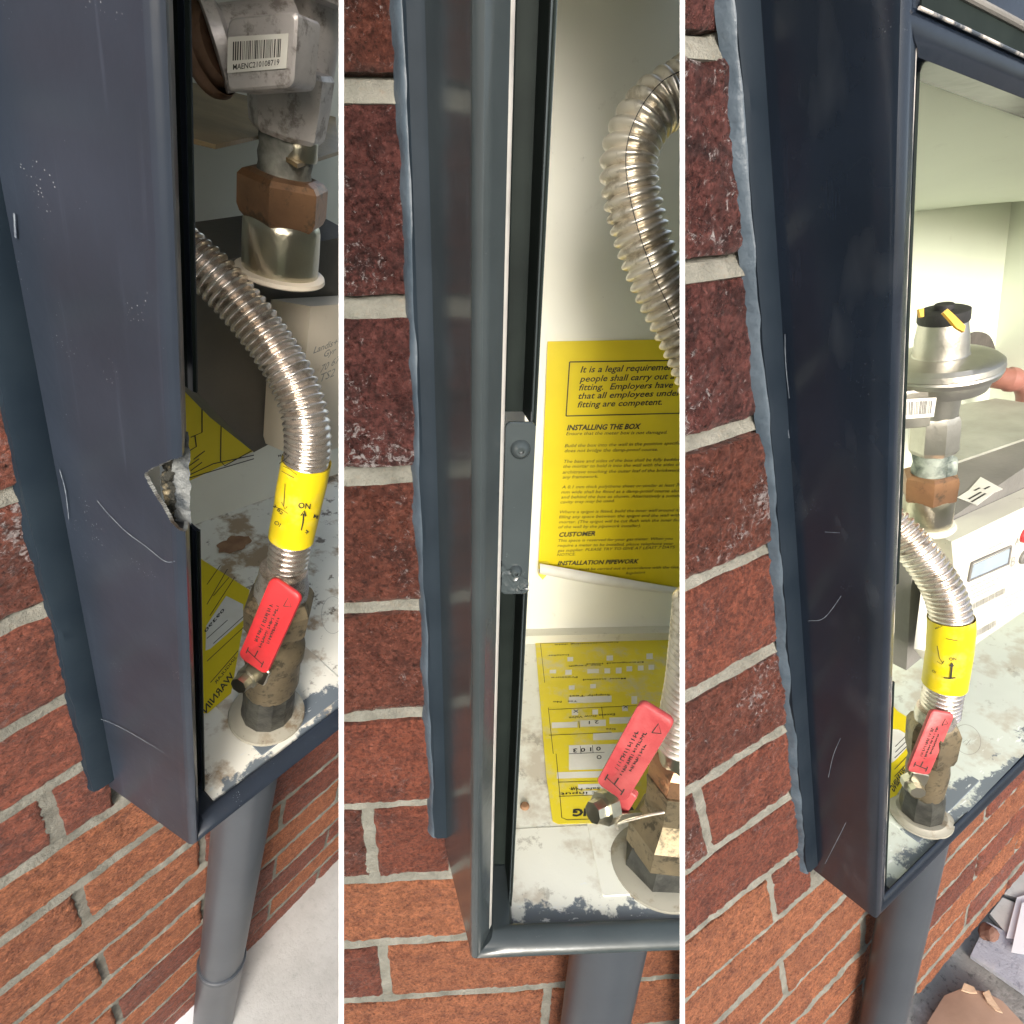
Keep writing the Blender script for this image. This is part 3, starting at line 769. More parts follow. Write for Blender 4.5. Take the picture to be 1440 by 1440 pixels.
for p, base, mb_, lst in ((1, 17, mb1, [((137, 704, .5), (152, 722, .35), (178, 748, .5), (205, 768, .4), (232, 789, .4), (246, 789, .3)), ((112, 1012, .5), (140, 1011, .4), (168, 1022, .5), (200, 1040, .45), (230, 1058, .3)), ((84, 660, .4), (92, 690, .5), (97, 730, .3)), ((20, 300, .7), (22, 334, .9))]),
                         (3, 7, mb3, [((1165, 1093, .35), (1172, 1062, .3), (1182, 1038, .2)), ((1198, 750, .25), (1160, 748, .2)), ((1137, 873, .25), (1160, 868, .3), (1192, 825, .2)), ((1160, 1215, .25), (1178, 1180, .35), (1193, 1150, .2)), ((1104, 470, .3), (1105, 510, .45), (1110, 560, .25)), ((1247, 470, .4), (1247, 512, .4)), ((1108, 604, .5), (1110, 616, .5))])):
    for cu in lst:
        pts = [on_side(p, x, y, base) for x, y, _ in cu]; P_ = catmull([a for a, _ in pts], 6); wd = np.interp(np.linspace(0, len(cu) - 1, len(P_)), range(len(cu)), [w for _, _, w in cu]); nv = pts[0][1]; V = []; F = []
        for i_, q in enumerate(P_):
            t_ = P_[min(i_ + 1, len(P_) - 1)] - P_[max(i_ - 1, 0)]; t_ /= np.linalg.norm(t_); sd = np.cross(nv, t_) * wd[i_] * .5 * (1 + .5 * noise.noise(Vector((i_ * .9, 0, 0)))); V += [q - sd + nv * .08, q + sd + nv * .08]
        F = [(2 * k, 2 * k + 1, 2 * k + 3, 2 * k + 2) for k in range(len(P_) - 1)]
        build(p, 'scratch', V, F, SCR, mb_, smooth=False)

# what shows inside the torn hole of station 1
V, F = gridf(np.linspace(0, 1, 14), np.linspace(285, 332, 50), lambda a, z: (5.5 + 4. * a + .4 * fbm(a * 9, z, 0, .3, 2), 12.5 - 6 * a + 1.2 * fbm(a * 7, 1, z, .12, 3), z))
build(1, 'torn_fibre_edge', V, F, FOAM, mb1, fill=False)
V, F = gridf(np.linspace(0, 1, 6), np.linspace(284, 322, 60), lambda a, z: (2.2 + 3.6 * a + 1.3 * fbm(a * 5, 0, z, .22, 3), 13.5 - 2 * a + 1.8 * fbm(a * 5, 5, z, .3, 3), z))
build(1, 'crumbled_edge', V, F, CRUMB, mb1, fill=False)
V, F = gridf(np.linspace(-6, 11.5, 6), np.linspace(262, 345, 8), lambda x, z: (x, 33, z))
build(1, 'inner_wall', V, F, CREAM, mb1, fill=False)

# bracket plate with rivets (station 2), small remains on 1 and 3
def rivet(p, c, parent, r=3.4):
    c = np.array(c, float)
    o = build(p, 'rivet', *lathe(c, c + np.array([0, -3.2, 0]), [(0, r * 1.15), (.3, r * 1.1), (.75, r * .85), (1, r * .55), (.98, r * .32), (.5, r * .3)], 24), PAINT[p], parent)
    return o
V, F = obox((18.0, 15.2, 274.0), (0, 0, 37.0), (5.6, 0, 0), (0, 1.0, 0), 2.0, 3)
hp = build(2, 'hinge_plate', V, F, PAINT[2], mb2)
for z in (300.8, 248.6):
    o = rivet(2, (18.2, 14.3, z), mb2, 3.3 if z > 280 else 2.3)
V, F = gridf(np.linspace(0, 1, 12), np.linspace(0, 1, 12), lambda a, b: (12.4 + 11 * a + .8 * fbm(a * 4, b * 4, 0, 1.3, 3), 13.6 - 1.3 * abs(fbm(a * 3, b * 5, 3, 1.5, 3)), 239 + 13 * b * (1 - .6 * a) + 2 * fbm(a * 4, b, 2, 1.7, 2)))
build(2, 'torn_paint', V, F, WPLAST if False else PAINT[2], mb2, fill=False)

# ------------------------------------------------------------------ conduit pipes below the boxes
def conduit(p, top, bot, r, zcol, label, colr=1.07):
    A = np.array(top, float); B = np.array(bot, float); t = thing(p, 'conduit_pipe', B, label, 'pipe')
    build(p, 'pipe', *lathe(A, B, [(0, r), (.3, r), (.6, r), (1, r)], 48), PIPE, t)
    s = (A[2] - zcol) / (A[2] - B[2])
    build(p, 'collar', *lathe(A, B, [(s, r * 1.005), (s + .002, r * (colr + .02)), (s + .01, r * (colr + .05)), (s + .018, r * colr), (.75 + s * .25, r * colr), (1, r * colr)], 48), PIPE, t)
_a = un(1, 328, 1234, 1, 36); _b = un(1, 305, 1401, 1, 36)
conduit(1, _a + (_a - _b) * (-1 - _a[2]) / (_a[2] - _b[2]), _a + (_a - _b) * (GZ[1] + 2 - _a[2]) / (_a[2] - _b[2]), 24.5, -440, 'grey conduit pipe running from the box with the broken frame down to pale concrete')
conduit(2, (95, 38, -3), (95, 38, GZ[2] + 2), 25.5, -520, 'grey conduit pipe below the box with the large yellow notice')
_a = un(3, 1264, 1317, 1, 24); _b = un(3, 1254, 1367, 1, 24)
conduit(3, _a + (_a - _b) * (-4 - _a[2]) / (_a[2] - _b[2]), _a + (_a - _b) * (GZ[3] + 2 - _a[2]) / (_a[2] - _b[2]), 21., -480, 'dark grey conduit pipe below the glossy box beside broken paving', 1.04)

# ------------------------------------------------------------------ corrugated hoses
def hose(p, pts, r_px_d, label, sleeve=None, pitch=4.2, mat=STEEL, amp=2.9, n=32, seam=False):
    """pts: (px, py, depth); radius r (mm); sleeve: (i0, i1) fraction of length covered by the yellow wrap"""
    P = [U(p, *q) for q in pts]; path, s = resample(catmull(P, 24), .42); L = s[-1]; r = r_px_d
    t = thing(p, 'flexible_hose', P[0], label, 'hose')
    def rf(i, th):
        ph = (s[i] / pitch) % 1.0
        return r - amp * (1 - abs(math.sin(math.pi * ph)) ** .85)
    build(p, 'corrugated_tube', *sweep(path, rf, n), mat, t, angle=75)
    if sleeve:
        a, b = sleeve; i0, i1 = int(a * len(path)), int(b * len(path)); sp = path[i0:i1:4]
        V, F = sweep(sp, lambda i, th: r + .9 + .35 * noise.noise(Vector((i * .12, math.cos(th) * 2, math.sin(th) * 2))) , 40, cap=False)
        so = build(p, 'yellow_sleeve', V, F, YELS, t, angle=60)
        t.sleeve = (path[i0:i1], r + 1.4, so)
    if seam:
        T = np.gradient(path, axis=0); T /= np.linalg.norm(T, axis=1)[:, None]; u, v, _ = frame_of(T[0]); q = []
        for i in range(0, len(path), 3):
            u = u - (u @ T[i]) * T[i]; u /= np.linalg.norm(u); v = np.cross(T[i], u)
            a = seam; q.append(path[i] + (r - .15) * (math.cos(a) * u + math.sin(a) * v))
        build(p, 'seam_wire', *sweep(np.array(q), lambda i, th: .22, 6), INK, t)
    return t
def sleeve_print(p, t, items, ink=INK):
    """items: (kind, image point A, image point B) drawn on the sleeve where the view ray meets it"""
    path, r, so = t.sleeve; s = ST[p]; Mi = np.linalg.inv(s['M']); o = -Mi @ s['t']
    def hit(x, y):
        d = Mi @ np.array([(x - 720) / FPX, (y - 720) / FPX, 1.])
        d /= np.linalg.norm(d); best = None
        k = np.argmin([np.linalg.norm(np.cross(q - o, d)) for q in path]); a = path[max(0, k - 8)]; b = path[min(len(path) - 1, k + 8)]; ax = (b - a) / np.linalg.norm(b - a)
        w = o - a; dp = d - (d @ ax) * ax; wp = w - (w @ ax) * ax; A = dp @ dp; B = 2 * dp @ wp; C = wp @ wp - r * r; disc = B * B - 4 * A * C
        tt = (-B - math.sqrt(max(0, disc))) / (2 * A); q = o + tt * d; nn = q - a; nn -= (nn @ ax) * ax; return q, nn / np.linalg.norm(nn)
    for it in items:
        if it[0] == 'line':
            pts = [hit(*q)for q in it[1]]; V, F = ribbon([a for a, _ in pts], it[2], np.mean([b for _, b in pts], axis=0), .15)
        else:
            (ax_, ay), (bx, by) = it[2]; V2, F = text_shape(it[1], 0, .012); x0 = min(v[0] for v in V2); x1 = max(v[0] for v in V2); V = []
            k = 1 / (x1 - x0); dx, dy = (bx - ax_), (by - ay); 
            for v in V2:
                u_ = (v[0] - x0) * k; w_ = v[1] * k * it[3]; q, nn = hit(ax_ + dx * u_ + dy * w_, ay + dy * u_ - dx * w_); V.append(q + nn * .15)
        build(p, 'lettering', V, F, ink, t, smooth=False, sub=so)

h1 = hose(1, [(404, 806, 384), (405, 790, 380), (412, 745, 368), (421, 700, 352), (432, 640, 335), (430, 590, 325), (414, 540, 320), (385, 490, 316), (345, 437, 310), (300, 388, 303), (258, 352, 298), (215, 320, 300)], 13.2,
          'bright ribbed steel hose with creased yellow sleeve, curving up behind the broken frame', sleeve=(.12, .375))
sleeve_print(1, h1, [('text', 'ON', ((419, 714), (436, 716)), 1.0), ('line', [(423, 748), (426, 735), (427, 722)], .9), ('line', [(423, 725), (427.5, 718), (430, 726)], .9), ('line', [(407, 747), (415, 748.5), (424, 749), (433, 748)], .9),
    ('line', [(411, 744), (407, 747), (411, 750)], .7), ('line', [(430, 745), (434, 748), (430, 751)], .7), ('text', 'OI', ((385, 736), (393, 741)), .8), ('text', 'MAX', ((392, 643), (404, 640)), .8),
    ('line', [(393, 652), (402, 645), (407, 640)], .45), ('line', [(396, 662), (406, 668), (414, 672)], .4), ('line', [(398, 655), (408, 660), (418, 668)], .35), ('line', [(400, 648), (412, 655)], .35), ('line', [(401, 680), (400, 700), (399, 712)], .4), ('line', [(385, 712), (396, 716), (405, 722)], .4), ('line', [(396, 706), (401, 716), (404, 712)], .4), ('text', '3 B2', ((384, 712), (396, 724)), .6), ('text', 'M', ((440, 728), (446, 730)), .8)])
h2 = hose(2, [(1010, 100, 262), (985, 108, 262), (957, 130, 260), (925, 148, 260), (899, 180, 261), (885, 220, 264), (886, 265, 268), (900, 325, 274), (921, 385, 280), (947, 440, 286), (973, 495, 292), (996, 560, 300), (1012, 640, 312)], 13.6,
          'dull ribbed steel hose looping down past the large yellow notice', pitch=5.3, amp=3.2, mat=STEELP, seam=.55)
h2b = hose(2, [(985, 840, 280), (978, 900, 296), (970, 960, 312), (960, 1010, 325), (955, 1045, 334)], 13.5, 'short length of ribbed steel hose rising from the valve over the worn yellow floor label', mat=STEELP, pitch=4.6)
h3 = hose(3, [(1322, 1004, 447), (1324, 985, 440), (1329, 955, 430), (1336, 905, 418), (1337, 868, 410), (1328, 835, 406), (1310, 803, 404), (1287, 773, 404), (1262, 745, 406), (1235, 722, 410)], 13.4,
          'bright ribbed steel hose with a yellow sleeve in front of the display meter', sleeve=(.18, .51))
sleeve_print(3, h3, [('text', 'ON', ((1335, 929), (1345, 929)), 1.0), ('line', [(1337, 953), (1338, 944), (1339, 933)], 1.1), ('line', [(1336, 937), (1339, 932), (1341, 937)], 1.0), ('line', [(1327, 953), (1336, 954), (1344, 953)], 1.1), ('text', 'OI', ((1310, 944), (1315, 947)), .8), ('text', 'MAX', ((1316, 885), (1326, 881)), .7), ('line', [(1318, 908), (1321, 925), (1326, 933)], .5), ('line', [(1318, 930), (1324, 934), (1328, 929)], .5), ('line', [(1330, 898), (1340, 900), (1347, 901)], .5)])

# ------------------------------------------------------------------ valves with red handles
def pz(p, A, B, py):
    """fraction along A->B whose image height is py"""
    lo, hi = -1., 2.
    ylo = proj(p, A + (B - A) * 0)[1]; yhi = proj(p, A + (B - A) * 1)[1]
    a, b = 0., 1.
    for _ in range(40):
        ya = proj(p, A + (B - A) * a)[1]; yb = proj(p, A + (B - A) * b)[1]
        if abs(yb - ya) < 1e-6: break
        c = a + (py - ya) * (b - a) / (yb - ya); a, b = b, c
        if abs(b - a) < 1e-5: break
    return b
def vprof(p, A, B, lst):
    """lst of (image y, radius in image pixels) -> lathe profile"""
    out = []
    for py, rp in lst:
        s = pz(p, A, B, py); d = proj(p, A + (B - A) * s)[2]; out.append((s, rp * d / FPX))
    return out
def handle(p, t, c4, depth, th, mat, tilt=(0, 0), marks=True, pin=None):
    """c4: four image corners (top-left, top-right, bottom-right, bottom-left) of the paddle with depths"""
    Q = [U(p, x, y, d) for (x, y), d in zip(c4, depth)]
    c = sum(Q) / 4; ex = ((Q[1] + Q[2]) - (Q[0] + Q[3])) / 4; ey = ((Q[0] + Q[1]) - (Q[2] + Q[3])) / 4
    ex -= (ex @ ey) / (ey @ ey) * ey
    nz = np.cross(ex, ey); nz /= np.linalg.norm(nz)
    s = ST[p]; camv = -np.linalg.inv(s['M']) @ s['t'] - c
    if nz @ camv < 0: nz = -nz
    ho = build(p, 'handle', *obox(c - nz * th / 2, ex, ey, nz * th / 2, np.linalg.norm(ex) * .42, 6), mat, t, angle=50)
    R = []
    def at(a, b): return c + ex * a + ey * b + nz * .1
    if marks:
        rr = random.Random(p)
        w = .8
        R.append(ribbon([at(-.62, -.72), at(.55, -.80)], w, nz)); R.append(ribbon([at(-.62, -.64), at(-.62, -.80)], w, nz)); R.append(ribbon([at(.55, -.72), at(.55, -.88)], w, nz)); R.append(ribbon([at(-.05, -.76), at(-.02, -.58)], w, nz))
        for u0, b0, b1, hh in ((-.34, -.42, .46, .13), (.02, -.48, .56, .10), (.34, -.30, .34, .09)):
            b = b0
            while b < b1:
                ln = rr.uniform(.03, .07)
                R.append(ribbon([at(u0 - hh, b), at(u0 + hh * rr.uniform(.4, 1), b + rr.uniform(-.01, .03))], rr.uniform(.5, .9), nz))
                if rr.random() < .6: R.append(ribbon([at(u0 + hh * rr.uniform(-.8, .8), b), at(u0 + hh * rr.uniform(-.8, .8), b + ln)], .5, nz))
                b += ln + .012
        R.append(ribbon([at(.30, .62), at(.72, .70), at(.36, .84), at(.30, .62)], .55, nz))
    V, F = merge(*R); build(p, 'lettering', V, F, INK, t, smooth=False, sub=ho)
    return c, ex, ey, nz

# station 1
A = np.array([90., 45, 8]); B = np.array([91., 42, 200.])
v1 = thing(1, 'gas_valve', A, 'dirty brass gas valve with a bright red lever standing on a white plastic ring', 'valve')
build(1, 'floor_ring', *lathe(A, B, vprof(1, A, B, [(1004, 49), (1003, 50), (1001, 49), (1000, 42), (999, 38)]), 48), WHITEP, v1)
build(1, 'sealed_stub', *lathe(A, B, vprof(1, A, B, [(1000, 34), (992, 35), (978, 34), (968, 35), (960, 33)]), 12), BLACKN, v1, angle=20)
build(1, 'valve_body', *lathe(A, B, vprof(1, A, B, [(968, 32), (955, 37), (925, 36), (918, 40), (905, 40), (895, 30), (880, 30), (872, 38)]), 28), BRASS, v1)
build(1, 'hex_nut', *lathe(A, B, vprof(1, A, B, [(880, 40), (872, 46), (846, 49), (838, 44), (834, 40)]), 6, .2), BRASS, v1, angle=20)
build(1, 'hose_end', *lathe(A, B, vprof(1, A, B, [(840, 36), (822, 36), (812, 33), (800, 32)]), 32), STEEL, v1)
k1 = handle(1, v1, ((381, 812), (424, 838), (375, 948), (333, 926)), (352, 350, 384, 386), 3.4, RED)
# spindle nut and clip below the handle
sp = U(1, 345, 956, 392); build(1, 'spindle_nut', *lathe(sp + k1[3] * -8, sp + k1[3] * 7, [(0, 8), (.5, 8), (.55, 6.3), (1, 6.0)], 8, .3), ZINC, v1, angle=20)
build(1, 'lever_clip', *obox(U(1, 362, 945, 389), k1[1] * .75, k1[2] * .2, k1[3] * 1.3, 2, 3), ZINC, v1)
# station 2
A = un(2, 930, 1208, 2, 6.); B = A + np.array([4., 6., 140.])
v2 = thing(2, 'gas_valve', A, 'grimy brass gas valve with a faded red lever partly hiding the worn floor label', 'valve')
build(2, 'floor_ring', *lathe(A, B, vprof(2, A, B, [(1214, 70), (1211, 70), (1209, 62), (1207, 52)]), 56), WHITEP, v2)
build(2, 'sealed_stub', *lathe(A, B, vprof(2, A, B, [(1215, 52), (1205, 54), (1188, 50), (1180, 46)]), 7, .4), BLACKN, v2, angle=20)
build(2, 'valve_body', *lathe(A, B, vprof(2, A, B, [(1192, 44), (1186, 54), (1160, 56), (1150, 48), (1135, 40), (1110, 42), (1095, 46)]), 6, .35), BRASS, v2, angle=20)
build(2, 'hex_nut', *lathe(A, B, vprof(2, A, B, [(1100, 36), (1094, 44), (1072, 45), (1064, 38)]), 6, .3), COPPER, v2, angle=20)
build(2, 'hose_end', *lathe(A, B, vprof(2, A, B, [(1070, 36), (1050, 37), (1040, 34)]), 30), ZINC, v2)
k2 = handle(2, v2, ((905, 985), (942, 1018), (878, 1140), (838, 1092)), (300, 298, 338, 341), 4.6, RED2)
spv = U(2, 843, 1138, 345)
build(2, 'spindle_nut', *lathe(spv + np.array([8, 4, -2.]), spv + np.array([-5, -3, 1.]), [(0, 10), (.5, 10), (.52, 7), (1, 6.5)], 8, .3), ZINC, v2, angle=20)
build(2, 'lever_clip', *obox(U(2, 872, 1148, 350), np.array([13., 0, 0]), np.array([0, 2.5, -2.]), np.array([0, -1., 5.]), 2, 3), ZINC, v2)
build(2, 'lever_clip', *obox(U(2, 878, 1128, 350), k2[1] * .45, k2[2] * .35, k2[3] * 2.5, 2, 3), RED2, v2)
tie = [U(2, 935, 1142, 340), U(2, 905, 1148, 342), U(2, 870, 1158, 345), U(2, 868, 1166, 347)]
build(2, 'wire_tag', *sweep(catmull(tie, 8), lambda i, th: .8, 8), STEELP, v2)
chip = [U(2, x, y, d) for x, y, d in ((847, 1231, 415), (868, 1224, 412), (905, 1217, 408), (921, 1212, 408), (915, 1222, 411), (880, 1232, 414))]
build(2, 'broken_sliver', *slab(chip, (0, 0, 1), 1.2), GREYM, v2, smooth=False)
# station 3
A = np.array([102., 25., 5]); B = np.array([118., 28, 140.])
v3 = thing(3, 'gas_valve', A, 'brass gas valve with a dull red lever on the pale tray before the display meter', 'valve')
build(3, 'floor_ring', *lathe(A, B, vprof(3, A, B, [(1146, 38), (1144, 38), (1143, 33), (1141, 30)]), 48), WHITEP, v3)
build(3, 'sealed_stub', *lathe(A, B, vprof(3, A, B, [(1140, 26), (1132, 27), (1118, 26), (1108, 22)]), 9), BLACKN, v3, angle=20)
build(3, 'valve_body', *lathe(A, B, vprof(3, A, B, [(1115, 22), (1100, 24), (1080, 26), (1065, 24), (1060, 27), (1050, 27)]), 24), BRASS, v3)
build(3, 'hex_nut', *lathe(A, B, vprof(3, A, B, [(1062, 28), (1054, 31), (1022, 33), (1014, 29), (1010, 24)]), 6, .2), BRASS, v3, angle=20)
build(3, 'hose_end', *lathe(A, B, vprof(3, A, B, [(1016, 24), (1004, 25), (996, 23)]), 30), STEEL, v3)
k3 = handle(3, v3, ((1311, 996), (1342, 1008), (1304, 1096), (1278, 1080)), (424, 424, 448, 448), 3.4, RED2)
sp = U(3, 1285, 1104, 456); build(3, 'spindle_nut', *lathe(sp + k3[3] * -6, sp + k3[3] * 8, [(0, 8), (.5, 8), (.55, 6), (1, 5.5)], 8, .3), ZINC, v3, angle=20)
build(3, 'lever_clip', *obox(U(3, 1292, 1094, 452), k3[1] * .8, k3[2] * .18, k3[3] * 1.4, 2, 3), ZINC, v3)

# ------------------------------------------------------------------ regulators
def sticker(p, t, c4, depth, code, text=None, h=.7, ink=INK, sub=None):
    Q = [U(p, x, y, d) for (x, y), d in zip(c4, depth)]
    nz = np.cross(Q[1] - Q[0], Q[3] - Q[0]); nz /= np.linalg.norm(nz); s = ST[p]; camv = -np.linalg.inv(s['M']) @ s['t'] - Q[0]
    if nz @ camv < 0: nz = -nz
    so = build(p, 'barcode_sticker', *slab(Q, nz, .25), WLAB, t, smooth=False)
    def at(u, v): return Q[0] * (1 - u) * (1 - v) + Q[1] * u * (1 - v) + Q[2] * u * v + Q[3] * (1 - u) * v + nz * .33
    V = []; F = []
    rr = random.Random(code); u = .09
    while u < .9:
        w = rr.choice([.009, .015, .022]); k = len(V); V += [at(u, .14), at(u + w, .14), at(u + w, h), at(u, h)]; F.append((k, k + 1, k + 2, k + 3)); u += w + rr.choice([.010, .016, .022])
    if text:
        V, F = merge((V, F), text_on(text, at(.1, .92), at(.88, .88), at(.5, .5) - at(.5, .9), np.linalg.norm(at(.5, .72) - at(.5, .92)) * 1.15, 0, .012))
    build(p, 'lettering', V, F, ink, t, smooth=False, sub=so)
# station 1: body top right
C = U(1, 402, 60, 245.); Zt = C[2]
A = np.array([124., 108., 330.]); B = np.array([121., 106., 470.])
r1 = thing(1, 'gas_regulator', A, 'grey cast gas regulator with a barcode sticker and an open threaded port', 'regulator')
build(1, 'port_elbow', *lathe(U(1, 420, 55, 258), U(1, 297, 64, 246), [(0, 15), (.3, 15.), (.55, 14), (.8, 13.5), (.86, 16.5), (.99, 17), (1., 16), (1.0, 14.)], 40), CAST, r1, angle=40)
build(1, 'port_ring', *lathe(U(1, 302, 64, 246), U(1, 285, 66, 247), [(0, 17.3), (.5, 19), (.9, 18.6), (1., 17.2), (.9, 15.6), (.3, 15), (-.5, 13), (-.6, 1)], 40, cap=False), BRONZE, r1, angle=40)
hx = lambda x, y, d: U(1, x, y, d)
c = hx(366, 74, 233)
eX = (hx(412, 70, 230) - hx(316, 78, 236)) / 2; eZ = np.array([0, 0, 12.5])
nn = np.cross(eX, eZ); nn /= np.linalg.norm(nn)
if nn @ (-np.linalg.inv(ST[1]['M']) @ ST[1]['t'] - c) < 0: nn = -nn
build(1, 'sticker_boss', *obox(c - nn * 10, eX, eZ, nn * 10, 3, 3), CAST, r1)
c4_ = ((321, 52), (406, 47), (403, 96), (320, 103)); n_c = np.array([un(1, x, y, 1, 100.) for x, y in c4_])
def onpl(x, y):
    Mi = np.linalg.inv(ST[1]['M']); o = -Mi @ ST[1]['t']; d = Mi @ np.array([(x - 720) / FPX, (y - 720) / FPX, 1.]); k = ((c + nn * .4) - o) @ nn / (d @ nn); return k
sticker(1, r1, c4_, [onpl(*q) for q in c4_], 5, 'MAENC210108719', .66)
A2 = np.array([122., 107., 405.]); B2 = np.array([120., 104., 470.])
build(1, 'body_neck', *lathe(A2, B2, vprof(1, A2, B2, [(190, 44), (182, 50), (140, 55), (95, 58), (88, 54)]), 8, .15), CAST, r1, angle=20)
A3 = np.array([134., 112., 440.]); B3 = np.array([134., 112., 492.])
build(1, 'body_drum', *lathe(A3, B3, [(0, 10), (.04, 13), (.35, 14.5), (.6, 15), (.85, 17), (1, 20)], 40), CAST, r1, angle=40)
build(1, 'diaphragm_disc', *lathe(np.array([132., 112., 478.]), np.array([132., 112., 505.]), [(0, 20), (.05, 31), (.25, 34), (.3, 33), (.35, 36), (.7, 37), (1, 30)], 56), CAST, r1, angle=40)
for x, y in ((345, 30), (375, 20)):
    pass
build(1, 'threaded_stub', *lathe(A2, B2, vprof(1, A2, B2, [(262, 36), (250, 37), (235, 35), (222, 37), (210, 35), (200, 37), (185, 36)]), 32), DIRTM, r1)
A5 = np.array([123., 106., 330.])
un_ = thing(1, 'pipe_union', A5, 'tarnished brass union nut over a shiny zinc tube on a pale rubber washer', 'pipe fitting')
build(1, 'hex_nut', *lathe(A5, A2, vprof(1, A5, A2, [(312, 50), (306, 56), (296, 60), (256, 61), (248, 55), (244, 44)]), 6, .1), COPPER, un_, angle=20)
build(1, 'zinc_tube', *lathe(A5, A2, vprof(1, A5, A2, [(388, 47), (380, 50), (345, 51), (318, 51), (312, 50), (306, 46)]), 44), ZINC, un_)
build(1, 'washer_ring', *lathe(A5, A2, vprof(1, A5, A2, [(388, 58), (386, 60), (381, 59), (379, 52)]), 48), CREAM_P, un_)
# bracket plates with bolt
bp = [U(1, 270, 120, 300), U(1, 365, 110, 290), U(1, 366, 186, 282), U(1, 303, 209, 275), U(1, 272, 202, 277)]
br1 = thing(1, 'bracket_plate', bp[3], 'rusty olive bracket plate behind the cast regulator with a pink bolt', 'bracket')
Zp = un(1, 303, 209, 1, 100)[2]
pl = [un(1, x, y, 2, Zp) for x, y in ((262, 118), (380, 96), (470, 150), (476, 218), (418, 237), (366, 205), (364, 196), (303, 210), (262, 200))]
build(1, 'plate', *slab(pl, (0, 0, 1), 2.), BRKT, br1, angle=20)
bo = un(1, 417, 222, 2, Zp + 1.5)
d_ = proj(1, bo)[2] / FPX
build(1, 'bolt_head', *lathe(bo, bo + np.array([0, 0, 11.]), [(0, 27 * d_), (.15, 28 * d_), (.75, 27 * d_), (.95, 25 * d_), (1, 22 * d_), (.86, 17 * d_), (.84, 2 * d_)], 30, cap=False), ZINC, br1, angle=50)

# station 1 : the meter
m1 = thing(1, 'gas_meter', (150, 100, 215), 'cream electronic gas meter with a dark grey body behind a bright ribbed hose', 'gas meter')
ftl = U(1, 437, 431, 372); btl = U(1, 381, 421, 398)
Zb1 = 112.
dn = np.array([0, 0, -1.])
right = np.array([1., .0, 0]) 
d0 = ftl - btl; d0[2] = 0
P0 = [ftl, ftl + right * 190, btl + right * 190, btl]
P0 = [np.array([q[0], q[1], (ftl[2] if i < 2 else btl[2])]) for i, q in enumerate(P0)]
V = []; 
h_ = 122.
ring0 = P0; ring1 = [q + dn * h_ for q in P0]
# rounded lower edge
V = ring0 + [q + dn * (h_ - 10) for q in P0] + [q + dn * (h_ - 2) + np.array([2.5, 0, 0]) * (1 if i in (0, 3) else -1) for i, q in enumerate(P0)] + [q + dn * h_ + np.array([8, 0, 0]) * (1 if i in (0, 3) else -1) for i, q in enumerate(P0)]
F = [(0, 1, 2, 3)] + [(a * 4 + k, a * 4 + (k + 1) % 4, (a + 1) * 4 + (k + 1) % 4, (a + 1) * 4 + k) for a in range(3) for k in range(4)] + [(12, 13, 14, 15)]
F = [tuple(reversed(f)) for f in F]
fr1 = build(1, 'front_housing', V, F, CREAM_P, m1, angle=50)
fn_ = np.cross(right, np.array([0, 0, 1.]))
for s_, (x0, y0_), (x1, y1_), sh, bd in (('Landis+', (440, 497), (474, 484), .3, .01), ('Gyr', (455, 502), (472, 496), .3, .01), ('70 67', (450, 524), (478, 508), .3, 0), ('TS2', (450, 537), (470, 528), .25, 0)):
    Yf = ftl[1]; A_ = un(1, x0, y0_, 1, Yf); B_ = un(1, x1, y1_, 1, Yf)
    V, F = text_on(s_, A_, B_, (0, 0, 1), None, sh, bd, lift=(0, -.3, 0)); build(1, 'lettering', V, F, GINK, m1, smooth=False, sub=fr1)
bx = [un(1, *q, 1, 165) for q in ((240, 380), (500, 330), (500, 560), (357, 636), (277, 552), (240, 520))]
V, F = slab(bx, (0, 1, 0), 60); build(1, 'meter_body', V, F, DGREY, m1, angle=20)

# station 1 labels and stains
def floor_patch(p, name, pts, mat, label, cat, z=10.2, th=.3, **k):
    Q = [un(p, x, y, 2, z) for x, y in pts]
    t = thing(p, name, Q[0], label, cat); o = build(p, 'sheet', *slab(Q, (0, 0, 1), th), mat, t, smooth=False); return t, o
ZF1 = 10.6
lb1, lo1 = floor_patch(1, 'floor_label', ((262, 772), (287, 789), (351, 830), (325, 975), (292, 1003), (262, 1003)), YEL, 'yellow warning label lying on the floor of the box with the broken frame', 'label', ZF1)
f1 = lambda x, y: un(1, x, y, 2, ZF1 + .4)
R = [text_on('WARNIN', f1(330, 950), f1(290, 1003), f1(305, 935) - f1(330, 955), 8., 0, .02)]
for i, (x0, y0_, x1, y1_) in enumerate(((291, 850, 320, 800), (295, 866, 330, 812), (291, 822, 310, 795), (300, 905, 348, 862), (291, 930, 345, 880), (296, 960, 335, 915), (300, 838, 322, 812), (291, 898, 320, 872))):
    R.append(ribbon([f1(x0, y0_), f1(x1, y1_)], .7, (0, 0, 1)))
R.append(text_on('SINGULAR', f1(333, 925), f1(304, 962), f1(318, 920) - f1(333, 930), 3.6, 0, .01))
build(1, 'lettering', *merge(*R), INK, lb1, smooth=False, sub=lo1)
wp = build(1, 'white_panel', *slab([f1(290, 880), f1(318, 838), f1(342, 850), f1(342, 872), f1(296, 912), f1(289, 915)], (0, 0, 1), .1), WLAB, lb1, smooth=False)
f1b = lambda x, y: un(1, x, y, 2, ZF1 + .7)
build(1, 'lettering', *text_on('09390', f1b(316, 858), f1b(289, 890), f1b(309, 850) - f1b(316, 859), 4.6, 0, .02), INK, lb1, smooth=False, sub=wp)
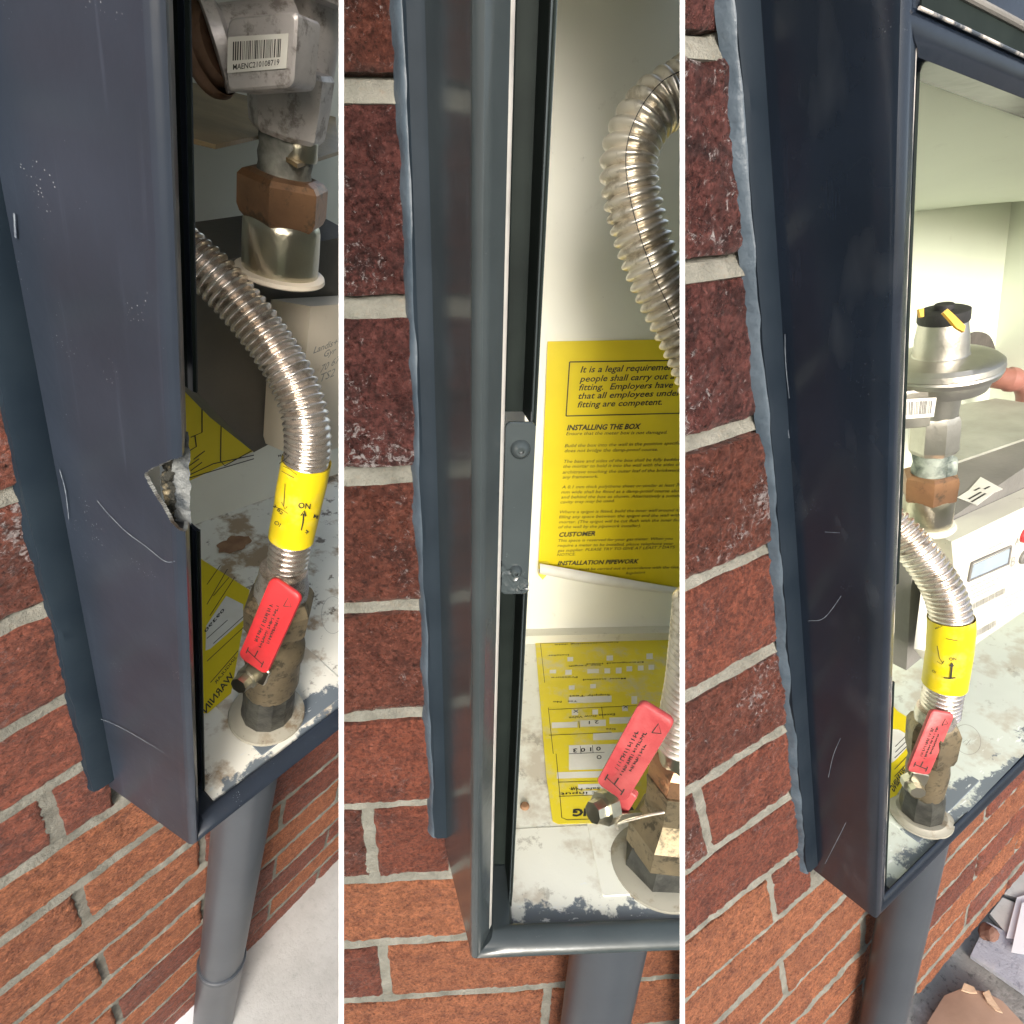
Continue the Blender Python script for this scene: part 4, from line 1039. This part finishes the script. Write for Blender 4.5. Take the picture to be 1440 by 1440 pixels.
# back notice
Yl = 286.
def back_label(p, pts, label, mat=YEL, Y=Yl):
    Q = [un(p, x, y, 1, Y) for x, y in pts]; t = thing(p, 'wall_notice', Q[-1], label, 'label'); o = build(p, 'sheet', *slab(Q, (0, -1, 0), .4), mat, t, smooth=False); return t, o
bl1, bo1 = back_label(1, ((255, 500), (380, 500), (380, 622), (357, 634), (266, 676), (255, 676)), 'yellow notice with line drawings behind the dark meter body beside the broken frame')
b1 = lambda x, y: un(1, x, y, 1, Yl - .5)
R = []
for pts in (((284, 560), (284, 608), (268, 615)), ((274, 612), (276, 628), (266, 634)), ((311, 590), (310, 648), (316, 655), (357, 632)), ((266, 668), (300, 652), (357, 640)), ((266, 655), (280, 645)), ((268, 662), (284, 650)), ((272, 646), (288, 634)), ((266, 672), (357, 645))):
    R.append(ribbon([b1(*q) for q in pts], 1.3, (0, -1, 0)))
build(1, 'lettering', *merge(*R), FINK if False else INK, bl1, smooth=False, sub=bo1)
for x, y, rx, lab in ((310, 715, 6, 'small round rust brown stain on the tray floor beside the hose'), (330, 765, 19, 'large rust brown stain smeared on the tray floor by the ribbed hose')):
    c = un(1, x, y, 2, 10.4); d = proj(1, c)[2] / FPX; pts = []
    for k in range(28):
        a = 2 * math.pi * k / 28; r = rx * d * (1 + .35 * fbm(math.cos(a) * 2, math.sin(a) * 2, x, 1., 2)); pts.append(c + np.array([math.cos(a) * r * 1.2, math.sin(a) * r * .8, 0]))
    o = build(1, 'rust_stain', *slab(pts, (0, 0, 1), .12), RUST, smooth=False); tag(o, lab, 'stain')
# hatch plate in each tray
def hatch(p, cr, w, l, mat, label, z=8.1):
    mat = mat_floor('hatch_cream_%d' % p, (14 if p < 3 else 6) - cr[1], *{1: ((.80, .78, .70), .6, .5), 2: ((.78, .78, .70), .45, .12), 3: ((.60, .64, .58), .4, .4)}[p])
    t = thing(p, 'hatch_plate', cr, label, 'plate')
    x, y = cr[0], cr[1]; build(p, 'plate', *obox((x + w / 2, y + l / 2, z + .8), (w / 2, 0, 0), (0, l / 2, 0), (0, 0, .9), 1.2, 2), mat, t)
hc = un(1, 368, 1062, 2, 10); hatch(1, (hc[0], hc[1], 9), 92, 95, FLR[1], 'square cream hatch plate under the valve of the box with the broken frame')
hc = un(2, 848, 1258, 2, 6); hatch(2, (hc[0], hc[1], 5), 110, 100, FLR[2], 'square cream hatch plate under the grimy valve with the faded lever', 2.7)
hc = un(3, 1292, 1183, 2, 6); hatch(3, (hc[0], hc[1], 5), 92, 66, FLR[3], 'square pale hatch plate under the valve before the display meter', 2.8)

# ------------------------------------------------------------------ station 2 notices
Y2 = 286.
def P2(x, y, off=0.): return un(2, x, y, 1, Y2 - off)
t2 = thing(2, 'wall_notice', P2(757, 800), 'large yellow installation notice with black text and a curled lower edge on the back panel', 'label')
rows_ = [(770, 480), (767, 560), (764, 640), (761, 720), (758, 775), (757, 795)]
V = []; F = []
cols = np.linspace(0, 1, 18)
BR = [(1010, 476), (1010, 560), (1010, 640), (1010, 720), (1010, 802), (1010, 835)]
for (xa_, ya_), (xb_, yb_) in zip(rows_, BR):
    for c_ in cols: V.append(P2(xa_ + (xb_ - xa_) * c_, ya_ + (yb_ - ya_) * c_, .6))
n = len(cols)
F = [(j * n + i, j * n + i + 1, (j + 1) * n + i + 1, (j + 1) * n + i) for j in range(len(rows_) - 1) for i in range(n - 1)]
so2 = build(2, 'sheet', V, F, YEL, t2, fill=False, smooth=False)
# curled lower edge: the sheet rolls forward and shows its pale back
a0 = P2(757, 793, 1.); a1 = P2(1010, 838, 1.); dirc = (a1 - a0) / np.linalg.norm(a1 - a0)
V = []; nb = 14; nu = 22
for i in range(nu):
    u_ = i / (nu - 1); b0 = a0 + (a1 - a0) * u_; rr_ = 6.5 - 2.0 * u_ + 1.2 * math.sin(5 * u_)
    for k in range(nb):
        a = math.radians(-90 + 250 * k / (nb - 1))
        V.append(b0 + np.array([0, -rr_ - rr_ * math.sin(a), -rr_ * math.cos(a) * .9]))
F = [(i * nb + k, i * nb + k + 1, (i + 1) * nb + k + 1, (i + 1) * nb + k) for i in range(nu - 1) for k in range(nb - 1)]
build(2, 'curled_edge', V, F, WLAB, t2, fill=False)
tongue = [P2(757, 790, 1.2), P2(771, 790, 1.2), P2(769, 808, 5), P2(763, 815, 6), P2(757, 808, 4)]
build(2, 'curled_corner', *slab(tongue, (0, -1, 0), .4), YEL, t2)
lines = [('It is a legal requirement that only competent', 813, 524, 1030, 516, 'b', 9.2), ('people shall carry out any installation of the', 813, 536, 1034, 528, 'b', 9.2), ('fitting.  Employers have a duty to ensure', 812, 548, 1015, 541, 'b', 9.2), ('that all employees undertaking such work', 811, 560, 1020, 553, 'b', 9.2)]
lines = [('It is a legal requiremen', 816, 524, 946, 520, 'b', 0), ('people shall carry out a', 815, 537, 948, 533, 'b', 0), ('fitting.  Employers have', 814, 549, 946, 545, 'b', 0), ('that all employees undert', 813, 561, 962, 556, 'b', 0), ('fitting are competent.', 812, 573, 931, 569, 'b', 0),
 ('INSTALLING THE BOX', 797, 605, 901, 603, 'h', 0), ('Ensure that the meter box is not damaged.', 796, 612, 938, 610, 's', 0),
 ('Build the box into the wall in the position specified', 794, 629, 962, 625, 's', 0), ('does not bridge the damp-proof course.', 794, 636, 925, 634, 's', 0),
 ('The base and sides of the box shall be fully bedded i', 793, 651, 961, 648, 's', 0), ('the mortar to hold it into the wall with the sides of t', 792, 658, 961, 655, 's', 0), ('architrave touching the outer leaf of the brickwork o', 791, 666, 962, 663, 's', 0), ('any framework.', 791, 673, 841, 672, 's', 0),
 ('A 0.1 mm thick polythene sheet or similar at least 70', 790, 687, 958, 684, 's', 0), ('mm wide shall be fitted as a damp-proof course above', 789, 694, 962, 692, 's', 0), ('and behind the box as shown. Alternatively a suitable', 789, 701, 960, 699, 's', 0), ('cavity tray may be used.', 788, 708, 864, 706, 's', 0),
 ('Where a spigot is fitted, build the inner wall around it,', 787, 722, 955, 719, 's', 0), ('filling any space between the spigot and the wall with', 786, 729, 956, 726, 's', 0), ('mortar. (The spigot will be cut flush with the inner finish', 786, 736, 962, 733, 's', 0), ('of the wall by the pipework installer).', 785, 743, 901, 741, 's', 0),
 ('CUSTOMER', 786, 755, 837, 753, 'h', 0), ('This space is reserved for your gas meter. When you', 785, 762, 946, 759, 's', 0), ('require a meter to be installed, please telephone your', 784, 769, 947, 766, 's', 0), ('gas supplier. PLEASE TRY TO GIVE AT LEAST 7 DAYS', 784, 776, 949, 771, 's', 0), ('NOTICE.', 783, 782, 809, 781, 's', 0),
 ('INSTALLATION PIPEWORK', 784, 795, 898, 792, 'h', 0), ('must be carried out in accordance with the Gas Sa', 814, 802, 962, 799, 's', 0), ('Regulations.', 880, 808, 908, 806, 's', 0)]
R = []
for s_, x0, y0_, x1, y1_, k_, _ in lines:
    A_ = P2(x0, y0_, 1.0); B_ = P2(x1, y1_, 1.0)
    hgt = {'b': 7.4, 'h': 6.6, 's': 4.2}[k_]
    R.append(text_on(s_, A_, B_, (0, 0, 1), hgt, .22, {'b': .014, 'h': .035, 's': .004}[k_]))
for pts in (((801, 509), (1000, 506)), ((801, 509), (796, 585)), ((796, 585), (1000, 580))):
    R.append(ribbon([P2(*q, 1.) for q in pts], 1.0, (0, -1, 0), .05))
build(2, 'lettering', *merge(*R), INK, t2, smooth=False, sub=so2)

# worn label on the floor of station 2
Z2 = 4.6
def G2(x, y, off=0.): return un(2, x, y, 2, Z2 + off)
t2f = thing(2, 'floor_label', G2(775, 1158), 'worn yellow record label with white form boxes upside down on the tray floor', 'label')
pts = ((752, 896), (1000, 886), (1000, 1140), (880, 1157), (785, 1159), (777, 1155), (768, 1090), (759, 980))
lf = build(2, 'sheet', *slab([G2(*q) for q in pts[:1]] + [G2(*q) for q in pts[1:]], (0, 0, 1), .25), YELW, t2f, smooth=False)
R = []
def quad(x0, y0, x1, y1, off=.35, sk=0.):
    return [G2(x0, y0, off), G2(x1, y0 + sk, off), G2(x1, y1 + sk, off), G2(x0, y1, off)], [(3, 2, 1, 0)]
for q in ((776, 1016, 812, 1024), (816, 1013, 852, 1022), (857, 1009, 900, 1018), (800, 980, 860, 989), (888, 979, 896, 990), (833, 998, 841, 1005), (875, 993, 883, 1000), (804, 998, 813, 1006),
          (800, 1048, 880, 1083), (783, 1086, 850, 1095), (813, 1103, 860, 1110), (821, 1112, 870, 1118), (834, 1031, 880, 1041), (773, 942, 782, 947), (795, 942, 804, 949), (826, 941, 842, 947), (850, 940, 858, 947), (866, 939, 874, 947), (881, 937, 889, 944), (897, 936, 905, 943), (912, 935, 920, 942), (937, 932, 945, 939), (798, 924, 806, 930), (853, 922, 862, 929), (909, 919, 918, 927), (800, 964, 808, 970), (830, 962, 838, 968)):
    R.append(quad(*q, sk=-(q[2] - q[0]) * .03))
build(2, 'form_box', *merge(*R), WLAB, t2f, smooth=False, sub=lf)
R = []
def flip(s_, x0, y0, x1, y1, h, b=.01):  # reads from the right, letters upside down
    return text_on(s_, G2(x0, y0, .5), G2(x1, y1, .5), G2(x0, y0 + 10) - G2(x0, y0), h, 0, b)
R.append(flip('WARNING', 905, 1135, 806, 1138, 8.2, .05))
R.append(flip('Gas Safe No.', 868, 1106, 800, 1109, 3.)); R.append(flip('Excess Flow Valve', 865, 1003, 800, 1008, 3.4)); R.append(flip('X', 814, 998, 806, 998, 5.)); R.append(flip('X', 884, 992, 876, 992, 5.)); R.append(flip('2 1', 842, 1013, 828, 1014, 5.)); R.append(flip('0 1 0 3', 845, 1050, 806, 1053, 5.5, .02)); R.append(flip('O', 846, 1062, 839, 1062, 5.5, .02))
R.append(flip('kW', 811, 1106, 802, 1107, 3.5)); R.append(flip('Heat input', 868, 1112, 788, 1115, 3.2)); R.append(flip('Supply Test', 858, 976, 800, 978, 3.2)); R.append(flip('Pressure', 812, 951, 775, 952, 3.)); R.append(flip('Designed load', 905, 930, 825, 933, 3.)); R.append(flip('Meter installed', 880, 953, 820, 955, 3.)); R.append(flip('Size  Length', 845, 934, 800, 936, 3.)); R.append(flip('Commissioning date', 870, 902, 780, 906, 3.)); R.append(flip('Installer', 800, 920, 770, 921, 3.)); R.append(flip('Yes   No', 812, 985, 778, 986, 3.)); R.append(flip('Size', 866, 1024, 852, 1024, 3.))
for a_ in (((771, 995), (778, 1060)), ((771, 998), (900, 992)), ((772, 1034), (860, 1030)), ((785, 1100), (860, 1098)), ((786, 1120), (860, 1117)), ((788, 1126), (790, 1150), (798, 1153), (880, 1150)), ((782, 1060), (788, 1126)), ((846, 994), (848, 1010)), ((814, 1014), (815, 1024)), ((760, 905), (766, 960)), ((760, 905), (955, 896)), ((816, 1049), (817, 1060)), ((833, 1048), (834, 1059)), ((800, 1060), (850, 1058))):
    R.append(ribbon([G2(*q, .42) for q in a_], .45, (0, 0, 1), .05))
build(2, 'lettering', *merge(*R), INK, t2f, smooth=False, sub=lf)
# screw head in the floor, step where the back panel meets the tray
c = un(2, 738, 1134, 2, 4.); o = build(2, 'screw_head', *lathe(c, c + np.array([0, 0, 1.8]), [(0, 3.4), (.6, 3.2), (1, 2.2)], 20), RUST); tag(o, 'small rusty screw head in the tray floor near the left frame', 'screw')
sa = un(2, 745, 893, 2, 6.); o = build(2, 'skirting_step', *box(24, 430, sa[1] - 12 if sa[1] < 300 else 277, 290, -2, 14), CREAM, mb2)

# ------------------------------------------------------------------ station 3: regulator, meter, shelf, pipe
A = U(3, 1300, 700, 428); B = U(3, 1330, 440, 340)
B = np.array([A[0] + 0 * (B[0] - A[0]), A[1], B[2]])
# choose the axis so its image passes the nut (1308,690) and the cap (1326,445)
A = U(3, 1306, 700, 420); top = U(3, 1327, 440, 352)
ax3 = top - A
r3 = thing(3, 'gas_regulator', A, 'pale cast gas regulator with a round diaphragm disc, dark cap and amber tag', 'regulator')
L3 = [(640, 20), (636, 24), (600, 25), (590, 26)]
build(3, 'body_neck', *lathe(A, top, vprof(3, A, top, [(634, 27), (628, 31), (590, 31), (582, 28)]), 8, .2), CAST3, r3, angle=20)
build(3, 'body_drum', *lathe(A, top, vprof(3, A, top, [(588, 20), (584, 26), (560, 28), (545, 30)]), 32), CAST3, r3, angle=40)
build(3, 'diaphragm_disc', *lathe(A, top, vprof(3, A, top, [(548, 44), (545, 56), (535, 60), (528, 60), (527, 69), (520, 72), (517, 71), (515, 73), (508, 72), (503, 66), (500, 50), (498, 32)]), 64), CAST3, r3, angle=30)
build(3, 'spring_housing', *lathe(A, top, vprof(3, A, top, [(500, 36), (497, 33), (475, 32), (452, 29), (450, 28)]), 44), CAST3, r3, angle=40)
cp3 = build(3, 'cap', *lathe(A, top, vprof(3, A, top, [(452, 30), (450, 31), (436, 31), (434, 27)]), 44), BLACK, r3, angle=40)
build(3, 'cap_knob', *lathe(A, top, vprof(3, A, top, [(436, 12), (428, 12), (427, 11)]), 20), BLACK, r3, sub=cp3)
tg = [U(3, x, y, d) for (x, y), d in zip(((1323, 441), (1329, 436), (1340, 446), (1354, 460), (1352, 468), (1341, 462), (1333, 452)), (331, 331, 331, 334, 334, 333, 332))]
tn = np.linalg.inv(ST[3]['M']) @ np.array([0, 0, -1.]); build(3, 'amber_tag', *slab(tg, tn, 2.), ORANGE, r3)
tg = [U(3, x, y, 340) for x, y in ((1289, 436), (1296, 435), (1296, 447), (1291, 447))]; build(3, 'amber_tag', *slab(tg, tn, 2.), ORANGE, r3)
c = U(3, 1288, 578, 362); ex = U(3, 1318, 575, 359) - c
build(3, 'sticker_boss', *obox(c + np.array([0, 12., 0]), ex, (0, 0, 13.), (0, 9., 0), 2, 2), CAST3, r3)
sticker(3, r3, ((1262, 562), (1317, 559), (1313, 586), (1262, 590)), (361, 353, 357, 365), 9, None, .82)
build(3, 'threaded_stub', *lathe(A, top, vprof(3, A, top, [(672, 22), (660, 24), (650, 22), (640, 24), (630, 22)]), 28), VERD, r3)
u3 = thing(3, 'pipe_union', A, 'brown hexagonal union nut over a pale zinc tube behind the glossy frame edge', 'pipe fitting')
build(3, 'hex_nut', *lathe(A, top, vprof(3, A, top, [(700, 30), (697, 33), (672, 35), (666, 34), (663, 28)]), 6, .1), COPPER, u3, angle=20)
Ab = A + (A - top) * .45
build(3, 'zinc_tube', *lathe(Ab, top, vprof(3, Ab, top, [(738, 26), (734, 29), (715, 30), (700, 30), (696, 29)]), 40), ZINC, u3)
build(3, 'washer_ring', *lathe(Ab, top, vprof(3, Ab, top, [(741, 32), (738, 34), (733, 32)]), 40), CREAM, u3)
# shelf plate
Zs = un(3, 1324, 656, 1, 60)[2]
sh = [un(3, x, y, 2, Zs) for x, y in ((1325, 656), (1500, 602), (1500, 560), (1435, 590), (1349, 562), (1300, 600), (1290, 640))]
Q0 = un(3, 1325, 656, 1, 60)
sfr = U(3, 1325, 656, 420)
Zs = sfr[2]
# plate rises towards the back a little, as in the photo
sh = [np.array([*un(3, x, y, 2, Zs)[:2], Zs]) for x, y in ((1325, 656), (1480, 603), (1480, 575), (1440, 566), (1400, 560), (1345, 570), (1330, 600))]
s3 = thing(3, 'shelf_plate', sh[0], 'thin grey green metal shelf plate inside the glossy box', 'shelf'); build(3, 'plate', *slab(sh, (0, 0, -1), 2.), BRKT3, s3, angle=20)
bo = U(3, 1326, 653, 402); build(3, 'bolt_head', *lathe(bo + np.array([0, 0, -6.]), bo + np.array([0, 0, 6.]), [(0, 9), (.1, 9), (.6, 9), (.9, 8), (1, 5)], 8), VERD, s3, angle=25)
# meter with display
ft = U(3, 1338, 762, 440); Yf3 = ft[1]
def M3(x, y, off=0.): return un(3, x, y, 1, Yf3 - off)
m3 = thing(3, 'gas_meter', M3(1345, 925), 'cream electronic gas meter with a blue display window and round buttons', 'gas meter')
fq = [M3(1338, 762), M3(1480, 694), M3(1480, 832), M3(1357, 916)]
bq_l = U(3, 1306, 747, 462); dep = bq_l - fq[0]
lowl = U(3, 1287, 905, 470) ; lowl2 = U(3, 1302, 925, 462)
dep = np.array([-6., 26., 8.]) if False else dep
bk = [fq[0] + dep, fq[1] + dep, fq[2] + dep, fq[3] + dep]
low = [U(3, 1358, 916, proj(3, fq[3])[2])]
V = fq + bk + [U(3, 1285, 912, 470), U(3, 1300, 930, 464), U(3, 1352, 924, proj(3, fq[3])[2] + 4)]
# faces: front, top, left side with a rounded lower corner, bottom
F = [(0, 1, 2, 3), (4, 5, 1, 0), (4, 0, 3, 10, 9, 8), (3, 2, 6, 10), (4, 8, 9, 10, 6, 5), (1, 5, 6, 2)]
fr3 = build(3, 'front_housing', V, F, CREAM, m3, smooth=False)
dv = [M3(1369, 794, .2), M3(1420, 771, .2), M3(1417, 791, .2), M3(1364, 814, .2)]
dp = build(3, 'display', *slab(dv, (0, -1, 0), .6), LCD, m3, smooth=False)
fm = []
dv2 = [M3(1367, 792, 1.), M3(1422, 768, 1.), M3(1418, 793, 1.), M3(1362, 817, 1.)]
for a_, b_ in ((0, 1), (1, 2), (2, 3), (3, 0)): fm.append(sweep(np.array([dv2[a_], (dv2[a_] + dv2[b_]) / 2, dv2[b_]]), lambda i, th: 1.0, 6))
build(3, 'display_frame', *merge(*fm), GREYM, m3, sub=dp)
for (x, y), m_, rr_ in (((1440, 752), RED, 7.5), ((1438, 783), GREYM, 7.)):
    c = M3(x, y); build(3, 'button', *lathe(c + np.array([0, 1, 0]), c + np.array([0, -3., 0]), [(0, rr_), (.7, rr_), (1, rr_ * .8)], 28), m_, m3)
R = [text_on('A', M3(1427, 768, .4), M3(1433, 765, .4), (0, 0, 1), None), text_on('B', M3(1421, 798, .4), M3(1427, 795, .4), (0, 0, 1), None)]
rr = random.Random(2)
def tinyline(x0, y0_, x1, y1_):
    d = np.hypot(x1 - x0, y1_ - y0_); k = max(2, int(d / 4)); out = []
    a = 0.
    while a < .97:
        b = min(1, a + rr.uniform(.05, .16)); out.append(ribbon([M3(x0 + (x1 - x0) * a, y0_ + (y1_ - y0_) * a, .3), M3(x0 + (x1 - x0) * b, y0_ + (y1_ - y0_) * b, .3)], .75, (0, -1, 0), .05)); a = b + .03
    return merge(*out)
for q in ((1391, 772, 1416, 760), (1384, 780, 1412, 767), (1364, 826, 1412, 803), (1364, 832, 1418, 806), (1364, 838, 1400, 821), (1362, 844, 1395, 828), (1413, 841, 1440, 828), (1410, 849, 1440, 836), (1408, 856, 1432, 845)):
    R.append(tinyline(*q))
def bars3(x0, y0_, x1, y1_, h):
    V = []; F = []; a = 0
    while a < 1:
        w = rr.choice([.012, .02, .03]); 
        q = [M3(x0 + (x1 - x0) * t_, y0_ + (y1_ - y0_) * t_ + v_, .3) for t_, v_ in ((a, 0), (a + w, 0), (a + w, h), (a, h))]; k = len(V); V += q; F.append((k, k + 1, k + 2, k + 3)); a += w + rr.choice([.012, .02])
    return V, F
R.append(bars3(1363, 852, 1414, 826, 8)); R.append(bars3(1362, 893, 1400, 872, 9))
build(3, 'lettering', *merge(*R), GINK, m3, smooth=False, sub=fr3)
bodyv = [fq[0] + dep + np.array([-14, 4, 0.]), fq[1] + dep + np.array([0, 4, 0.])]
gb = box(bk[0][0] - 20, bk[0][0] + 260, bk[0][1] + .5, bk[0][1] + 60, bk[3][2] - 2, bk[0][2] - 3)
build(3, 'meter_body', *gb, GREYM, m3, angle=20)
lbq = [un(3, x, y, 2, bk[0][2] - 2.7) for x, y in ((1346, 700), (1374, 711), (1398, 693), (1410, 688), (1379, 671), (1362, 690))]
s_ = build(3, 'crumpled_sticker', *slab(lbq, (0, 0, 1), .4), WLAB, m3, smooth=False)
R = [text_on('67', M3(1, 1), M3(1, 1), (0, 0, 1))] if False else []
tz = bk[0][2] - 2.2
for x0, y0_, x1, y1_ in ((1362, 702, 1380, 692), (1366, 706, 1386, 694), (1370, 690, 1378, 686), (1384, 688, 1392, 684)):
    R.append(ribbon([un(3, x0, y0_, 2, tz), un(3, x1, y1_, 2, tz)], 1.6, (0, 0, 1)))
build(3, 'lettering', *merge(*R), INK, m3, smooth=False, sub=s_)
# hole in the back panel with the red pipe coming through
Yb3 = 148.
hp_ = []
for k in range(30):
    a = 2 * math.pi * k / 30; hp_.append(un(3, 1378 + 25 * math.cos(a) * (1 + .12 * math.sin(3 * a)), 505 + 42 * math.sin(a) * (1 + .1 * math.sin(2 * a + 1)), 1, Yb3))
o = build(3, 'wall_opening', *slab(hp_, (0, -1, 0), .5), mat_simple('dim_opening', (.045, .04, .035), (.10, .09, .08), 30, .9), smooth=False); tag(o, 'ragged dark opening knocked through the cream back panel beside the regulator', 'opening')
pp = [un(3, x, y, 1, Y) for x, y, Y in ((1380, 532, 160), (1395, 531, 120), (1415, 533, 105), (1436, 537, 100), (1446, 550, 98), (1447, 575, 96), (1446, 600, 95))]
p3 = build(3, 'red_pipe', *sweep(catmull(pp, 8), lambda i, th: 9.5 + (1.5 if i in (17, 18, 19) else 0), 24), REDP); tag(p3, 'dull red pipe bending down from the ragged opening in the back panel', 'pipe')
ct = U(3, 1428, 656, 560); cb = U(3, 1430, 700, 580)
o3 = thing(3, 'outlet_connector', cb, 'grey outlet connector standing on the meter behind the shelf plate', 'pipe fitting')
build(3, 'connector_nut', *lathe(cb, ct, [(.5, 20), (.55, 22), (1.0, 22), (1.05, 18)], 8), GREYM, o3, angle=20)
build(3, 'connector_tube', *lathe(cb, ct, [(0, 17), (.5, 17)], 24), GREYM, o3)
# floor label of station 3, pencil scribble
ZF3 = 5.
def G3(x, y, off=0.): return un(3, x, y, 2, ZF3 + off)
t3f = thing(3, 'floor_label', G3(1262, 1120), 'narrow yellow label on the tray floor between the glossy frame and the valve', 'label')
lf3 = build(3, 'sheet', *slab([G3(*q) for q in ((1250, 985), (1262, 1000), (1284, 1014), (1279, 1090), (1257, 1124), (1240, 1124))], (0, 0, 1), .3), YEL, t3f, smooth=False)
w3 = build(3, 'white_panel', *slab([G3(*q, .35) for q in ((1250, 1025), (1264, 1026), (1281, 1036), (1279, 1048), (1258, 1070), (1250, 1075))], (0, 0, 1), .1), WLAB, t3f, smooth=False, sub=lf3)
R = []
for q in ((1259, 1050, 1279, 1030), (1259, 1058, 1280, 1037), (1258, 1066, 1280, 1045), (1258, 1082, 1279, 1060), (1258, 1092, 1279, 1070), (1262, 1104, 1279, 1082)):
    R.append(ribbon([G3(q[0], q[1], .5), G3(q[2], q[3], .5)], .6, (0, 0, 1), .05))
R.append(text_on('WARNING', G3(1276, 1085, .5), G3(1257, 1114, .5), G3(1266, 1078) - G3(1276, 1090), 8., 0, .03))
build(3, 'lettering', *merge(*R), INK, t3f, smooth=False, sub=lf3)
bq = [un(3, x, y, 2, 30) for x, y in ((1255, 865), (1281, 884), (1268, 912), (1255, 915))]
t3g = thing(3, 'side_label', bq[0], 'small yellow label corner showing between the glossy frame and the meter', 'label'); lg = build(3, 'sheet', *slab(bq, (0, 0, 1), .5), YEL, t3g, smooth=False)
build(3, 'lettering', *merge(*[ribbon([un(3, x0, y0_, 2, 30.6), un(3, x1, y1_, 2, 30.6)], .8, (0, 0, 1)) for x0, y0_, x1, y1_ in ((1257, 893, 1274, 880), (1258, 900, 1277, 886), (1259, 906, 1278, 891))]), INK, t3g, smooth=False, sub=lg)
R = []
pts = [G3(1360 + 19 * math.cos(a) + 3 * math.sin(a), 1040 + 21 * math.sin(a), .8) for a in np.linspace(0, 2 * math.pi, 30)]
R.append(ribbon(pts, .55, (0, 0, 1), .05)); R.append(ribbon([G3(*q, .8) for q in ((1354, 1044), (1360, 1040), (1364, 1047), (1358, 1048), (1365, 1040))], .5, (0, 0, 1), .05))
o = build(3, 'pencil_circle', *merge(*R), GINK, smooth=False); tag(o, 'thin pencilled circle drawn on the pale tray floor beside the red lever', 'marking')
# pencilled circle of station 1
pts = [un(1, 468 + 16 * math.cos(a), 865 + 26 * math.sin(a), 2, 10.5) for a in np.linspace(0, 2 * math.pi, 30)]
o = build(1, 'pencil_circle', *ribbon(pts, .4, (0, 0, 1), .05), GINK, smooth=False); tag(o, 'thin pencilled oval on the stained floor right of the bright red lever', 'marking')

# ------------------------------------------------------------------ things on the ground at station 3
Zg = GZ[3]
def E3(x, y, h=0.): return un(3, x, y, 2, Zg + h)
def flat(name, pts, th, mat, label, cat, h0=2.0):
    Q = [E3(x, y, h0 + th) for x, y in pts]; o = build(3, name, *slab(Q, (0, 0, -1), th), mat, angle=20); 
    if o: tag(o, label, cat)
    return o
flat('paving_slab', ((1365, 1343), (1388, 1296), (1450, 1330), (1500, 1420), (1440, 1395)), 10, SLABM, 'broken bluish white paving slab nearest the brown stone', 'paving slab')
flat('paving_slab', ((1392, 1285), (1410, 1262), (1500, 1300), (1500, 1352), (1418, 1316)), 10, CONC, 'cracked grey paving slab tucked beneath the two white sheets', 'paving slab')
flat('paving_slab', ((1413, 1256), (1440, 1224), (1500, 1200), (1500, 1290)), 10, CONC, 'speckled pale paving slab farthest along the brick wall', 'paving slab')
flat('paper_sheet', ((1415, 1319), (1430, 1262), (1500, 1240), (1500, 1330)), .6, PAPER, 'white paper sheet lying underneath on the paving beside the wall', 'paper', 14)
flat('paper_sheet', ((1422, 1339), (1437, 1270), (1500, 1250), (1500, 1352)), .6, PAPER, 'white paper sheet lying uppermost on the paving beside the wall', 'paper', 17)
cb_ = [E3(x, y, h) for x, y, h in ((1300, 1445, 10), (1328, 1400, 14), (1352, 1390, 20), (1385, 1394, 22), (1410, 1408, 16), (1440, 1440, 10), (1440, 1500, 4), (1290, 1500, 4))]
Vv = [tuple(q) for q in cb_] + [tuple(np.array(q) - np.array([0, 0, 4.])) for q in cb_]; cc_ = np.mean([np.array(q) for q in cb_], axis=0) + np.array([0, 0, 6.]); n8 = len(cb_)
Vv.append(tuple(cc_)); Ff = [(k, (k + 1) % n8, 2 * n8) for k in range(n8)] + [(k, n8 + k, n8 + (k + 1) % n8, (k + 1) % n8) for k in range(n8)] + [tuple(range(2 * n8 - 1, n8 - 1, -1))]
tc_ = thing(3, 'cardboard', E3(1370, 1430), 'torn brown cardboard piece lying on rough concrete at the lower right', 'cardboard')
build(3, 'board', Vv, Ff, CARD, tc_, angle=25)
for pts in (((1352, 1392), (1356, 1382), (1370, 1388), (1374, 1396), (1364, 1396)), ((1382, 1396), (1391, 1392), (1396, 1404), (1410, 1424), (1400, 1420), (1388, 1408))):
    Q = [E3(x, y, 25) for x, y in pts]; build(3, 'torn_edge', *slab(Q, (0, 0, -1), 3), CARDT, tc_, angle=20)
c = E3(1390, 1313, 14); sv = []; bm = bmesh.new(); bmesh.ops.create_icosphere(bm, subdivisions=2, radius=1.)
V = [(c[0] + v.co.x * 15 * (1 + .3 * fbm(*v.co, 1.3, 2)), c[1] + v.co.y * 12 * (1 + .3 * fbm(*v.co, 1.1, 2)), c[2] + 4 + v.co.z * 9 * (1 + .3 * fbm(*v.co, 1.7, 2))) for v in bm.verts]; F = [tuple(v.index for v in f.verts) for f in bm.faces]; bm.free()
o = build(3, 'stone', V, F, STONE, smooth=False); tag(o, 'small brown stone on the bluish paving slab', 'stone')
# pale scrap at the foot of the pipe of station 1
Q = [un(1, x, y, 2, GZ[1] + 4) for x, y in ((236, 1445), (275, 1412), (290, 1422), (330, 1470), (236, 1480))]
o = build(1, 'plastic_sheet', *slab(Q, (0, 0, -1), 1.5), PAPER); tag(o, 'white plastic sheet on the ground at the foot of the conduit', 'sheet')
